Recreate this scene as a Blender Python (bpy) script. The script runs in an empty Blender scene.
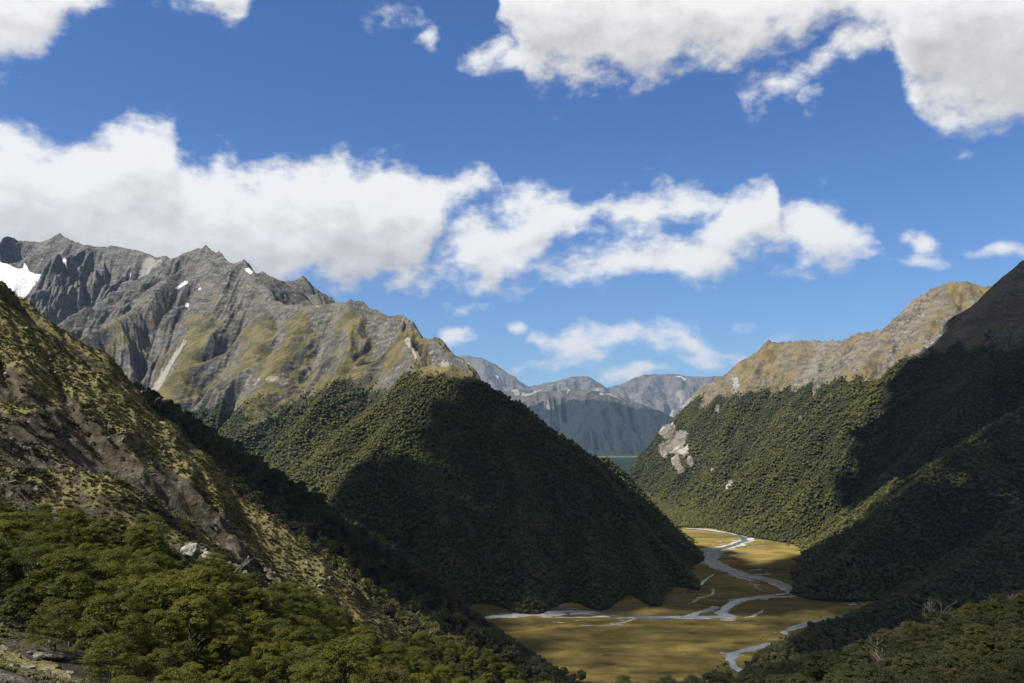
import bpy, math, random
import numpy as np
random.seed(7)
RNG = np.random.default_rng(11)
R = math.radians
scn = bpy.context.scene
COL = scn.collection

# ------------------------------------------------------------------ camera
FPX, HORIZON, HC = 900.0, 440.0, 300.0
PITCH = math.atan((HORIZON - 341.5) / FPX)
cd = bpy.data.cameras.new("camera")
cam = bpy.data.objects.new("camera", cd)
COL.objects.link(cam)
cam.location = (0, 0, HC)
cam.rotation_euler = (math.pi / 2 + PITCH, 0, 0)
cd.sensor_width = 36.0
cd.lens = 36.0 * FPX / 1024.0
cd.clip_start = 0.5
cd.clip_end = 200000
scn.camera = cam
CP, SP = math.cos(PITCH), math.sin(PITCH)


def P(px, py, Y):
    """world point at forward distance Y seen in the photograph at px, py"""
    a, b = (px - 512) / FPX, (341.5 - py) / FPX
    dy, dz = CP - SP * b, SP + CP * b
    k = Y / dy
    return (a * k, Y, HC + dz * k)


def G(px, py, z=0.0):
    """point on the level plane z"""
    a, b = (px - 512) / FPX, (341.5 - py) / FPX
    dy, dz = CP - SP * b, SP + CP * b
    k = (z - HC) / dz
    return (a * k, dy * k, z)


SUN_EL, SUN_AZ = R(50), R(-117)          # azimuth measured from +Y towards +X
SUN = np.array([math.cos(SUN_EL) * math.sin(SUN_AZ), math.cos(SUN_EL) * math.cos(SUN_AZ), math.sin(SUN_EL)])

# ------------------------------------------------------------------ noise
def _hash(ix, iy, seed):
    h = (ix.astype(np.int64) * 374761393 + iy.astype(np.int64) * 668265263 + seed * 1274126177) & 0xFFFFFFFF
    h = ((h ^ (h >> 13)) * 1103515245) & 0xFFFFFFFF
    h = (h ^ (h >> 16)) & 0xFFFFFFFF
    h = (h * 2654435761) & 0xFFFFFFFF
    return (h ^ (h >> 15)) & 0xFFFFFF


def perlin(x, y, seed=0):
    x = x + 1000.37; y = y + 2000.71
    ix, iy = np.floor(x), np.floor(y)
    fx, fy = (x - ix).astype(np.float32), (y - iy).astype(np.float32)
    u = fx * fx * fx * (fx * (fx * 6 - 15) + 10)
    v = fy * fy * fy * (fy * (fy * 6 - 15) + 10)

    def g(ax, ay, dx, dy):
        a = _hash(ax, ay, seed).astype(np.float32) * np.float32(2 * math.pi / 16777216.0)
        return np.cos(a) * dx + np.sin(a) * dy
    n00 = g(ix, iy, fx, fy); n10 = g(ix + 1, iy, fx - 1, fy)
    n01 = g(ix, iy + 1, fx, fy - 1); n11 = g(ix + 1, iy + 1, fx - 1, fy - 1)
    return ((n00 * (1 - u) + n10 * u) * (1 - v) + (n01 * (1 - u) + n11 * u) * v) * 1.5


def fbm(x, y, wl, octs=5, gain=0.5, seed=0):
    s = 0; a = 1.0; t = 0
    for o in range(octs):
        s = s + a * perlin(x / wl, y / wl, seed + o * 17); t += a
        a *= gain; wl = wl / 2.03
    return s / t


def ridged(x, y, wl, octs=5, gain=0.55, seed=0):
    s = 0; a = 1.0; t = 0; prev = 1.0
    for o in range(octs):
        n = 1 - np.abs(perlin(x / wl, y / wl, seed + o * 13))
        n = n * n * prev; prev = np.clip(n * 1.3, 0, 1)
        s = s + a * n; t += a
        a *= gain; wl = wl / 2.07
    return s / t - 0.5


def sstep(a, b, x):
    t = np.clip((x - a) / (b - a), 0, 1)
    return t * t * (3 - 2 * t)


def erosion(px, py, dx, dy, seed):
    """stripes running along the fall line, from cells with one cosine wave each"""
    ix, iy = np.floor(px), np.floor(py)
    fx, fy = (px - ix).astype(np.float32), (py - iy).astype(np.float32)
    dx = dx.astype(np.float32); dy = dy.astype(np.float32)
    v = 0; gx = 0; gy = 0; wt = 0
    for i in range(-2, 2):
        for j in range(-2, 2):
            hx = _hash(ix - i, iy - j, seed).astype(np.float32) / 16777216.0 * 0.5
            hy = _hash(ix - i, iy - j, seed + 91).astype(np.float32) / 16777216.0 * 0.5
            ax = fx + i - hx; ay = fy + j - hy
            w = np.exp(-(ax * ax + ay * ay) * 2.0)
            m = (ax * dx + ay * dy) * (2 * math.pi)
            c, s = np.cos(m), -np.sin(m)
            v = v + c * w; gx = gx + s * dx * w; gy = gy + s * dy * w; wt = wt + w
    return v / wt, gx / wt, gy / wt


def bilin(grid, x0, y0, step, x, y):
    u = np.clip((x - x0) / step, 0, grid.shape[1] - 1.001)
    v = np.clip((y - y0) / step, 0, grid.shape[0] - 1.001)
    i, j = u.astype(np.int64), v.astype(np.int64)
    fu, fv = u - i, v - j
    return (grid[j, i] * (1 - fu) + grid[j, i + 1] * fu) * (1 - fv) + (grid[j + 1, i] * (1 - fu) + grid[j + 1, i + 1] * fu) * fv


class Massif:
    """a mountain: ridge lines in world space, flanks, gullies down the fall line, rough rock"""
    def __init__(s, ridges, box, step, seed, slope=0.7, concave=0.0, ewl=420, eamp=0.14, ramp=14, rwl=160,
                 warp=60, floor=-60, keep=160, smooth=14, bigamp=0, octs=5, cut=None, bias=0.0):
        s.seed, s.ewl, s.eamp, s.ramp, s.rwl, s.floor, s.keep, s.bigamp, s.octs, s.cut, s.bias = seed, ewl, eamp, ramp, rwl, floor, keep, bigamp, octs, cut, bias
        x0, x1, y0, y1 = box
        s.x0, s.y0, s.step, s.box = x0, y0, step, box
        X, Y = np.meshgrid(np.arange(x0, x1 + step, step), np.arange(y0, y1 + step, step))
        wx = X + warp * fbm(X, Y, 700, 3, seed=seed + 5); wy = Y + warp * fbm(X, Y, 700, 3, seed=seed + 6)
        apron = 0; H = np.full(X.shape, -1e9); D = np.full(X.shape, 1e9)
        for rd in ridges:
            pts, k = rd[0], rd[1]
            cc = rd[2] if len(rd) > 2 else concave
            for a, b in zip(pts[:-1], pts[1:]):
                ax, ay, az = a; bx, by, bz = b
                # blend warp away near the ridge so the skyline stays where it is
                L2 = (bx - ax) ** 2 + (by - ay) ** 2 + 1e-6
                t = np.clip(((X - ax) * (bx - ax) + (Y - ay) * (by - ay)) / L2, 0, 1)
                d0 = np.hypot(X - ax - t * (bx - ax), Y - ay - t * (by - ay))
                f = sstep(40, 400, d0)
                qx, qy = X + (wx - X) * f, Y + (wy - Y) * f
                t = np.clip(((qx - ax) * (bx - ax) + (qy - ay) * (by - ay)) / L2, 0, 1)
                d = np.hypot(qx - ax - t * (bx - ax), qy - ay - t * (by - ay))
                zz = az + t * (bz - az)
                hh = zz - k * d
                if cc: apron = cc
                m = np.maximum(H, hh)
                H = np.where(np.abs(H - hh) < 6 * smooth, m + smooth * np.log1p(np.exp(-np.abs(H - hh) / smooth)) * 0.6, m)
                D = np.minimum(D, d0)
        if apron: H = np.where(H < apron, (apron + 12) * np.exp(np.clip((H - apron) / (apron + 12), -9, 0)) - 12, H)
        s.B = H; s.D = D
        s.gy, s.gx = np.gradient(H, step)
        k = np.ones(3) / 3
        for _ in range(3):
            for nm in ('gx', 'gy'):
                g = getattr(s, nm)
                g[1:-1] = (g[:-2] + g[1:-1] + g[2:]) / 3
                g[:, 1:-1] = (g[:, :-2] + g[:, 1:-1] + g[:, 2:]) / 3

    def __call__(s, x, y, fine=True):
        b = bilin(s.B, s.x0, s.y0, s.step, x, y)
        d = bilin(s.D, s.x0, s.y0, s.step, x, y)
        gx = bilin(s.gx, s.x0, s.y0, s.step, x, y); gy = bilin(s.gy, s.x0, s.y0, s.step, x, y)
        gl = np.hypot(gx, gy) + 1e-4
        dx, dy = gy / gl, -gx / gl
        act = sstep(0, s.keep * 2.2, d) * 0.85 + 0.15
        act = act * sstep(-20, 120, b)
        h = 0; hx = 0; hy = 0; a = 1.0; wl = s.ewl
        for o in range(s.octs):
            ddx = dx + hy * 1.1; ddy = dy - hx * 1.1
            e, ex, ey = erosion(x / wl, y / wl, ddx, ddy, s.seed + 31 * o)
            h = h + a * e; hx = hx + ex * a * 0.62; hy = hy + ey * a * 0.62
            a *= 0.52; wl /= 2.0
        amp = s.eamp * s.ewl
        er = (h - 0.3 - s.bias * (1 - sstep(0.2 * s.ewl, 0.9 * s.ewl, d))) * amp * act * np.clip(gl / 0.5, 0, 1.3)
        z = b + er
        if s.cut: z = z - s.cut(x, y)
        if s.bigamp:
            z = z + s.bigamp * fbm(x, y, s.ewl * 2.2, 3, seed=s.seed + 77) * act
        if s.ramp and fine:
            z = z + s.ramp * ridged(x + 8 * dx, y, s.rwl, 6, 0.6, s.seed + 50) * (0.35 + 0.65 * act) * sstep(-12, 60, b)
        s.last = (b, d, h, act)
        return z


# ------------------------------------------------------------------ helpers for objects
def tag(o, label=None, cat=None, group=None, kind=None):
    if label: o['label'] = label
    if cat: o['category'] = cat
    if group: o['group'] = group
    if kind: o['kind'] = kind
    return o


def mesh_from(name, verts, faces, mat=None, smooth=True, attrs=None):
    me = bpy.data.meshes.new(name)
    verts = np.asarray(verts, dtype=np.float32); faces = np.asarray(faces, dtype=np.int32)
    n = faces.shape[1]
    me.vertices.add(len(verts)); me.vertices.foreach_set('co', verts.ravel())
    me.loops.add(faces.size); me.loops.foreach_set('vertex_index', faces.ravel())
    me.polygons.add(len(faces))
    me.polygons.foreach_set('loop_start', np.arange(0, faces.size, n, dtype=np.int32))
    me.polygons.foreach_set('loop_total', np.full(len(faces), n, dtype=np.int32))
    me.polygons.foreach_set('use_smooth', np.full(len(faces), smooth, dtype=bool))
    for k, v in (attrs or {}).items():
        a = me.attributes.new(k, 'FLOAT', 'POINT'); a.data.foreach_set('value', np.asarray(v, dtype=np.float32).ravel())
    me.update(calc_edges=True)
    if mat: me.materials.append(mat)
    return me


def link(name, me, parent=None):
    o = bpy.data.objects.new(name, me); COL.objects.link(o)
    if parent: o.parent = parent
    return o


def grid_faces(nr, nc):
    i = np.arange(nr * nc).reshape(nr, nc)
    return np.stack([i[:-1, :-1], i[:-1, 1:], i[1:, 1:], i[1:, :-1]], -1).reshape(-1, 4)


def polar(px0, px1, nc, r0, r1, nr, bias=1.0):
    """grid points in plan: columns fan out from the viewpoint's region, rows spaced geometrically"""
    a = np.linspace((px0 - 512) / FPX, (px1 - 512) / FPX, nc)
    t = np.linspace(0, 1, nr) ** bias
    r = r0 * (r1 / r0) ** t
    Y = np.repeat(r[:, None], nc, 1); X = Y * a[None, :]
    return X, Y


# ------------------------------------------------------------------ materials
def new_mat(name):
    m = bpy.data.materials.new(name); m.use_nodes = True
    nt = m.node_tree; nt.nodes.clear()
    return m, nt


class NT:
    def __init__(s, nt): s.nt = nt
    def n(s, typ, **kw):
        nd = s.nt.nodes.new(typ)
        for k, v in kw.items():
            if k.startswith('_'): setattr(nd, k[1:], v)
        for k, v in kw.items():
            if not k.startswith('_'):
                key = int(k[1:]) if k[0] == 'i' and k[1:].isdigit() else k
                s.put(nd.inputs[key], v)
        return nd
    def put(s, sock, v):
        if isinstance(v, bpy.types.NodeSocket): s.nt.links.new(v, sock)
        else: sock.default_value = v
    def math(s, op, a, b=0.0, c=0.0, clamp=False):
        nd = s.nt.nodes.new('ShaderNodeMath'); nd.operation = op; nd.use_clamp = clamp
        s.put(nd.inputs[0], a); s.put(nd.inputs[1], b)
        if op in ('MULTIPLY_ADD', 'SMOOTH_MAX', 'SMOOTH_MIN'): s.put(nd.inputs[2], c)
        return nd.outputs[0]
    def mix(s, f, a, b):
        nd = s.nt.nodes.new('ShaderNodeMix'); nd.data_type = 'RGBA'
        s.put(nd.inputs[0], f)
        for i, v in ((6, a), (7, b)):
            if not isinstance(v, bpy.types.NodeSocket): v = (*v, 1) if len(v) == 3 else v
            s.put(nd.inputs[i], v)
        return nd.outputs[2]
    def ramp(s, f, lo, hi):
        nd = s.nt.nodes.new('ShaderNodeMapRange'); nd.interpolation_type = 'SMOOTHSTEP'
        s.put(nd.inputs[0], f); nd.inputs[1].default_value = lo; nd.inputs[2].default_value = hi
        return nd.outputs[0]
    def noise(s, vec, scale, detail=4, rough=0.55, lac=2.0, dist=0.0, out=0):
        nd = s.nt.nodes.new('ShaderNodeTexNoise')
        s.put(nd.inputs['Vector'], vec)
        nd.inputs['Scale'].default_value = scale; nd.inputs['Detail'].default_value = detail
        nd.inputs['Roughness'].default_value = rough; nd.inputs['Lacunarity'].default_value = lac
        nd.inputs['Distortion'].default_value = dist
        return nd.outputs[out]
    def attr(s, name):
        nd = s.nt.nodes.new('ShaderNodeAttribute'); nd.attribute_name = name
        return nd.outputs['Fac']
    def mapping(s, vec, scale=(1, 1, 1), rot=(0, 0, 0), loc=(0, 0, 0)):
        nd = s.nt.nodes.new('ShaderNodeMapping'); s.put(nd.inputs[0], vec)
        nd.inputs['Scale'].default_value = scale; nd.inputs['Rotation'].default_value = rot
        nd.inputs['Location'].default_value = loc
        return nd.outputs[0]


def terrain_mat(name, rockA, rockB, rockC, grassA, grassB, floorc, fscale=1.0, strata=(0.9, 0.35, 0.5), bump=1.0, sz=0.085):
    """rock, tussock, scree, snow and forest floor mixed by what covers each place"""
    m, nt = new_mat(name); t = NT(nt)
    geo = t.n('ShaderNodeNewGeometry'); pos = geo.outputs['Position']
    f = fscale
    big = t.noise(pos, 0.004 * f, 5, 0.6)
    mid = t.noise(pos, 0.02 * f, 6, 0.62)
    fin = t.noise(pos, 0.11 * f, 6, 0.65)
    vf = t.noise(pos, 0.6 * f, 4, 0.65)
    st = t.noise(t.mapping(pos, (0.02 * f, 0.02 * f, sz * f), strata), 1.0, 6, 0.6, dist=0.4)
    rock = t.mix(t.ramp(t.math('ADD', t.math('MULTIPLY', mid, 0.5), t.math('MULTIPLY', st, 0.5)), 0.4, 0.62), rockA, rockB)
    rock = t.mix(t.ramp(fin, 0.51, 0.72), rock, rockC)
    rock = t.mix(t.math('MULTIPLY', t.ramp(vf, 0.35, 0.6), 0.35), rock, t.mix(0.5, rock, rockA))
    g = t.mix(t.ramp(mid, 0.38, 0.62), grassA, grassB)
    g = t.mix(t.math('MULTIPLY', t.ramp(fin, 0.5, 0.75), 0.6), g, rockB)
    # grass against rock broken up by noise
    brk = t.math('ADD', t.math('MULTIPLY', t.math('SUBTRACT', fin, 0.5), 1.6), t.math('MULTIPLY', t.math('SUBTRACT', mid, 0.5), 1.6))
    gm = t.ramp(t.math('ADD', t.attr('grass'), brk), 0.38, 0.62)
    c = t.mix(gm, rock, g)
    sm = t.ramp(t.math('ADD', t.attr('scree'), t.math('MULTIPLY', brk, 0.5)), 0.4, 0.6)
    c = t.mix(sm, c, t.mix(fin, rockC, (0.30, 0.285, 0.26)))
    fm = t.ramp(t.math('ADD', t.attr('forest'), t.math('MULTIPLY', brk, 0.35)), 0.35, 0.55)
    c = t.mix(fm, c, t.mix(fin, floorc, tuple(v * 0.6 for v in floorc)))
    sn = t.ramp(t.math('ADD', t.attr('snow'), t.math('MULTIPLY', brk, 0.12)), 0.47, 0.53)
    c = t.mix(sn, c, (0.78, 0.80, 0.83))
    b1 = t.n('ShaderNodeBump', Strength=0.9 * bump, Distance=14.0 / f, Height=t.math('ADD', mid, t.math('MULTIPLY', st, 0.3)))
    b2 = t.n('ShaderNodeBump', Strength=0.9 * bump, Distance=3.6 / f, Height=fin, Normal=b1.outputs[0])
    b3 = t.n('ShaderNodeBump', Strength=0.7 * bump, Distance=0.8 / f, Height=vf, Normal=b2.outputs[0])
    pr = t.n('ShaderNodeBsdfPrincipled', Roughness=0.9)
    pr.inputs['Specular IOR Level'].default_value = 0.25
    t.put(pr.inputs['Base Color'], c); t.put(pr.inputs['Normal'], b3.outputs[0])
    nt.links.new(pr.outputs[0], t.n('ShaderNodeOutputMaterial').inputs[0])
    return m


def leaf_mat(name, a, b, c=None, transl=0.25, wscale=0.006):
    """leaves: colour differs from tree to tree and slowly over the slope"""
    m, nt = new_mat(name); t = NT(nt)
    oi = t.n('ShaderNodeObjectInfo'); geo = t.n('ShaderNodeNewGeometry')
    w = t.noise(geo.outputs['Position'], wscale, 4, 0.6)
    f = t.math('ADD', t.math('MULTIPLY', t.math('SUBTRACT', oi.outputs['Random'], 0.5), 0.9), t.ramp(w, 0.38, 0.62))
    col = t.mix(t.math('MULTIPLY', f, 1.0, clamp=True), a, b)
    if c:
        r2 = t.math('FRACT', t.math('MULTIPLY', oi.outputs['Random'], 17.3))
        col = t.mix(t.ramp(r2, 0.93, 0.97), col, c)
    r3 = t.math('FRACT', t.math('MULTIPLY', oi.outputs['Random'], 41.7))
    col = t.mix(t.math('MULTIPLY', t.ramp(r3, 0.3, 0.9), 0.45), col, tuple(v * 0.5 for v in a))
    fine = t.noise(geo.outputs['Position'], 0.9, 3, 0.6)
    col = t.mix(t.math('MULTIPLY', t.ramp(fine, 0.4, 0.7), 0.4), col, tuple(v * 0.55 for v in a))
    d = t.n('ShaderNodeBsdfPrincipled', Roughness=0.6); t.put(d.inputs['Base Color'], col)
    d.inputs['Specular IOR Level'].default_value = 0.3
    if transl:
        tr = t.n('ShaderNodeBsdfTranslucent'); t.put(tr.inputs[0], t.mix(0.5, col, (0.12, 0.15, 0.02)))
        mx = t.n('ShaderNodeMixShader', Fac=transl); nt.links.new(d.outputs[0], mx.inputs[1]); nt.links.new(tr.outputs[0], mx.inputs[2])
        nt.links.new(mx.outputs[0], t.n('ShaderNodeOutputMaterial').inputs[0])
    else:
        nt.links.new(d.outputs[0], t.n('ShaderNodeOutputMaterial').inputs[0])
    return m


def simple_mat(name, a, b, scale=1.0, rough=0.85, lo=0.4, hi=0.6, bump=0.0, bd=0.1):
    m, nt = new_mat(name); t = NT(nt)
    geo = t.n('ShaderNodeNewGeometry')
    n = t.noise(geo.outputs['Position'], scale, 5, 0.6)
    d = t.n('ShaderNodeBsdfPrincipled', Roughness=rough)
    t.put(d.inputs['Base Color'], t.mix(t.ramp(n, lo, hi), a, b))
    if bump:
        bp = t.n('ShaderNodeBump', Strength=bump, Distance=bd, Height=n); nt.links.new(bp.outputs[0], d.inputs['Normal'])
    nt.links.new(d.outputs[0], t.n('ShaderNodeOutputMaterial').inputs[0])
    return m


M_leaf_far = leaf_mat("forest_leaves", (0.053, 0.056, 0.010), (0.095, 0.092, 0.016), (0.12, 0.10, 0.038), 0.0)
M_leaf_near = leaf_mat("beech_leaves", (0.085, 0.094, 0.012), (0.160, 0.155, 0.018), (0.13, 0.11, 0.035), 0.42, 0.03)
M_leaf_bush = leaf_mat("bush_leaves", (0.050, 0.055, 0.018), (0.090, 0.088, 0.024), (0.12, 0.095, 0.05), 0.2, 0.03)
M_tussock = leaf_mat("tussock_blades", (0.125, 0.118, 0.045), (0.215, 0.19, 0.078), None, 0.15, 0.02)
M_shrub = leaf_mat("shrub_leaves", (0.030, 0.036, 0.014), (0.060, 0.062, 0.022), None, 0.0, 0.02)
M_bark = simple_mat("bark", (0.05, 0.043, 0.033), (0.10, 0.09, 0.075), 3.0, bump=0.5)
M_dead = simple_mat("dead_wood", (0.20, 0.18, 0.15), (0.32, 0.29, 0.25), 3.0, bump=0.4)
M_boulder = simple_mat("boulder_rock", (0.09, 0.085, 0.07), (0.33, 0.32, 0.29), 0.8, bump=1.0, bd=0.6, lo=0.42, hi=0.58)


M_rubble = simple_mat("rubble_rock", (0.07, 0.065, 0.055), (0.22, 0.21, 0.185), 0.9, bump=0.6)


# ------------------------------------------------------------------ mountains
def RP(*pts): return [P(*p) for p in pts]


# far left rock range with the big peak, and the middle mountain with its forested spur
left_peaks = Massif([
    (RP((-260, 300, 7600), (-60, 262, 7300), (-15, 252, 7150), (0, 245, 7100), (20, 241, 7000), (38, 241, 6950), (60, 234, 6800), (72, 239, 6700), (92, 246, 6650), (112, 245, 6600),
        (135, 250, 6500), (150, 252, 6400), (168, 256, 6300), (186, 256, 6100), (198, 248, 5800), (206, 245, 5600), (214, 248, 5450),
        (222, 252, 5300), (234, 262, 5150), (246, 260, 5050), (258, 270, 4900), (268, 288, 4700)), 0.78),
    (RP((268, 288, 4700), (278, 300, 4500), (300, 304, 4350), (330, 303, 4150), (352, 298, 4000)), 0.72),
    (RP((352, 298, 4000), (366, 303, 3900), (384, 311, 3800)), 0.98),
    (RP((384, 311, 3800), (404, 312, 3700)), 1.1),
    (RP((404, 312, 3700), (412, 318, 3600), (424, 332, 3500), (438, 335, 3420), (452, 346, 3320), (466, 358, 3230), (487, 389, 3080)), 1.2),
    (RP((206, 246, 5600), (172, 272, 5200), (138, 303, 4850), (100, 325, 4500), (72, 342, 4250), (40, 380, 4000)), 0.62),
    (RP((246, 262, 5050), (262, 300, 4650), (258, 350, 4200), (240, 400, 3800)), 0.85),
    (RP((206, 246, 5600), (214, 290, 5000), (190, 350, 4400), (160, 420, 3900)), 0.8),
    (RP((300, 303, 4350), (292, 340, 4000), (262, 400, 3550), (232, 440, 3250)), 0.75),
    (RP((352, 300, 4000), (350, 345, 3600), (322, 400, 3150), (290, 450, 2850)), 0.7),
    (RP((404, 318, 3600), (412, 342, 3250), (424, 366, 2700)), 0.85),
], (-5200, 700, 2000, 8400), 20, 3, ewl=800, eamp=0.20, ramp=50, rwl=240, keep=110, octs=6, bias=0.45,
   # a steeper fall on the far side, beyond the last shoulder
   cut=lambda x, y: 1.1 * np.maximum(0, x + 30 + 0.35 * (y - 3000)) * sstep(2700, 2900, y) * sstep(4400, 4200, y))

knob = Massif([
    (RP((424, 372, 2700), (430, 367, 2480), (452, 367, 2450), (470, 378, 2440), (488, 391, 2400)), 0.80),
    (RP((488, 391, 2400), (520, 406, 2360), (540, 426, 2320), (570, 443, 2270), (595, 468, 2220), (609, 488, 2180), (627, 508, 2140), (652, 537, 2060), (680, 566, 1950), (698, 588, 1850)), 1.15),
    (RP((445, 380, 2430), (440, 480, 2050), (445, 592, 1660)), 0.80),
    (RP((500, 400, 2390), (518, 495, 2010), (530, 597, 1630)), 0.82),
    (RP((570, 446, 2270), (586, 530, 1960), (600, 600, 1650)), 0.95),
    (RP((627, 512, 2140), (645, 565, 1880), (655, 600, 1680)), 1.0),
    (RP((430, 367, 2480), (404, 410, 2280), (372, 455, 2100), (335, 500, 1900), (290, 560, 1700)), 0.72),
    (RP((424, 366, 2700), (385, 405, 2600), (345, 450, 2400), (300, 490, 2200), (262, 530, 2050)), 0.66),
], (-1100, 900, 1300, 3300), 12, 21, ewl=380, eamp=0.13, ramp=16, rwl=130, keep=80, octs=5, bigamp=26)

right_range = Massif([
    (RP((1180, 230, 3900), (1060, 280, 3950), (997, 287, 3950), (984, 286, 3950), (962, 282, 4000), (950, 283, 4030), (938, 293, 4100), (924, 306, 4180), (908, 311, 4250), (898, 315, 4300)), 0.78, 20),
    (RP((898, 315, 4300), (882, 329, 4380), (857, 333, 4550), (832, 339, 4700)), 0.88, 20),
    (RP((832, 339, 4700), (796, 340, 4920), (768, 341, 5100), (754, 353, 5180), (738, 362, 5250)), 1.05, 20),
    (RP((738, 362, 5250), (704, 386, 5450), (684, 406, 5550), (664, 424, 5620), (656, 448, 5680), (641, 472, 5720), (620, 490, 5750)), 1.35, 20),
    (RP((950, 283, 4030), (900, 380, 3500), (850, 450, 3150), (815, 500, 2950), (798, 520, 2850)), 0.78, 20),
    (RP((832, 339, 4700), (800, 400, 4250), (770, 460, 3800), (750, 505, 3400)), 0.85, 20),
    (RP((768, 341, 5100), (738, 400, 4700), (715, 455, 4300), (700, 500, 3900)), 1.0, 20),
    (RP((898, 315, 4300), (860, 390, 3850), (812, 455, 3450), (785, 505, 3150)), 0.8, 20),
    (RP((704, 386, 5450), (688, 440, 5000), (672, 485, 4600)), 1.2, 20),
], (200, 4200, 2300, 6800), 20, 44, ewl=400, eamp=0.14, ramp=48, rwl=140, keep=80, octs=5, bigamp=40)

near_peak = Massif([
    (RP((1300, 130, 2900), (1120, 200, 3100), (1024, 260, 3200), (1004, 281, 3220), (990, 300, 3150), (972, 335, 3050), (950, 390, 2850), (915, 450, 2600), (870, 520, 2150), (818, 575, 1880)), 0.82, 22),
    (RP((1200, 330, 2600), (1060, 392, 2450), (1010, 416, 2350), (950, 455, 2200), (890, 510, 2000), (832, 570, 1790)), 0.75, 20),
    (RP((1250, 400, 2050), (1100, 480, 1850), (1000, 545, 1700), (900, 600, 1560), (845, 622, 1440), (795, 646, 1280), (772, 660, 1190)), 0.6, 14),
], (200, 3400, 900, 4000), 12, 61, ewl=340, eamp=0.13, ramp=20, rwl=130, keep=80, octs=5, bigamp=30)

left_spur = Massif([
    (RP((-200, 300, 800), (0, 318, 850), (60, 346, 880), (110, 376, 900), (150, 400, 930), (200, 433, 960), (250, 472, 1000), (300, 524, 1050), (350, 565, 1090), (400, 600, 1120),
        (450, 624, 1140), (500, 650, 1150), (560, 677, 1160), (606, 690, 1150)), 0.7),
], (-1400, 500, 300, 1800), 8, 83, ewl=180, eamp=0.06, ramp=4, rwl=60, keep=60, octs=4, warp=20, smooth=6)

far_plateau = Massif([
    (RP((380, 380, 21500), (440, 388, 21000), (495, 391, 20500), (522, 389, 20500), (549, 391, 20400), (571, 389, 20200), (604, 391, 20000), (626, 397, 19900), (645, 406, 19800), (667, 413, 19700), (700, 425, 19600), (760, 440, 19500)), 0.55, 60),
    (RP((604, 391, 20000), (600, 410, 19300), (590, 430, 18600)), 0.5, 60),
    (RP((522, 389, 20500), (520, 412, 19500), (530, 434, 18700)), 0.5, 60),
], (-4200, 7000, 16500, 24000), 60, 101, ewl=1400, eamp=0.15, ramp=150, rwl=700, keep=300, octs=5, warp=200, bigamp=60)

far_range = Massif([
    (RP((380, 350, 31000), (430, 362, 30500), (466, 355, 30000), (481, 357, 29800), (490, 363, 29700), (508, 374, 29500), (519, 381, 29400), (527, 387, 29300), (549, 382, 29400), (568, 377, 29500), (588, 376, 29500),
        (596, 381, 29500), (604, 388, 29600), (615, 385, 29800), (631, 379, 30000), (653, 373, 30200), (667, 373, 30300), (686, 375, 30400), (713, 376, 30500), (800, 382, 31000)), 0.62),
    (RP((481, 357, 29800), (490, 385, 27500)), 0.6),
    (RP((653, 373, 30200), (640, 400, 27800)), 0.6),
    (RP((713, 376, 30500), (690, 400, 27800)), 0.6),
], (-7000, 13000, 25000, 34000), 90, 131, ewl=2600, eamp=0.12, ramp=260, rwl=1500, keep=500, octs=5, warp=300)


# ------------------------------------------------------------------ near hillside (smooth surface through measured points)
ctrl = [P(*p) for p in [
    # crest of the grassy hill
    (-260, 120, 400), (-120, 200, 410), (0, 290, 420), (30, 314, 425), (60, 340, 430), (115, 380, 440), (173, 421, 450), (205, 460, 448), (231, 498, 440),
    (270, 548, 430), (312, 592, 420), (356, 618, 410), (420, 652, 400), (500, 690, 380),
    # its face
    (-200, 330, 300), (0, 400, 300), (100, 450, 300), (160, 490, 300), (215, 540, 300), (270, 590, 300), (0, 480, 235), (100, 515, 225), (200, 560, 215), (280, 615, 230),
    (0, 350, 360), (90, 400, 370),
    # tree bank
    (-150, 470, 180), (0, 545, 160), (60, 552, 160), (130, 560, 158), (200, 590, 158), (260, 615, 160), (300, 640, 165), (360, 668, 180), (420, 690, 195), (500, 722, 220),
    (0, 605, 112), (100, 620, 104), (200, 655, 100), (300, 705, 100), (400, 760, 110), (500, 790, 150), (-150, 560, 110),
    (-150, 620, 60), (0, 665, 66), (60, 680, 62), (110, 705, 60), (200, 745, 60), (300, 850, 50), (0, 760, 35), (100, 820, 34),
    # bushy spur on the right
    (600, 735, 190), (640, 706, 195), (700, 698, 200), (760, 694, 205), (800, 680, 208), (850, 664, 210), (900, 648, 214), (950, 632, 218), (1024, 616, 224), (1100, 592, 232), (1250, 540, 250),
    (640, 770, 120), (760, 750, 125), (860, 716, 130), (1024, 682, 132), (1200, 640, 140), (1024, 770, 80), (850, 800, 80), (1250, 720, 80),
]] + [(0, 0, 298.2), (0, -60, 306), (-60, -40, 312), (60, -40, 300), (15, 20, 291), (-20, 22, 293), (-60, 20, 303), (60, 20, 288), (-200, 0, 355), (-300, 100, 400), (200, 0, 300), (300, 60, 295)]
ctrl = np.array(ctrl)
# behind the crests the ground falls away
fall = []
for (px, py, Y) in [(0, 290, 420), (115, 380, 440), (173, 421, 450), (231, 498, 440), (312, 592, 420), (420, 652, 400)]:
    x, y, z = P(px, py, Y)
    fall.append((x + 60, y + 150, z - 105)); fall.append((x + 120, y + 330, z - 230))
for (px, py, Y) in [(600, 735, 190), (700, 698, 200), (800, 680, 208), (900, 648, 214), (1024, 616, 224), (1250, 540, 250)]:
    x, y, z = P(px, py, Y)
    fall.append((x - 10, y + 110, z - 75)); fall.append((x - 10, y + 320, z - 210))
x, y, z = P(512, 722, 210); fall += [(x, y + 150, z - 100), (x, y + 350, z - 200)]
ctrl = np.vstack([ctrl, np.array(fall)])
_c = ctrl[:, :2] / 100.0


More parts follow.
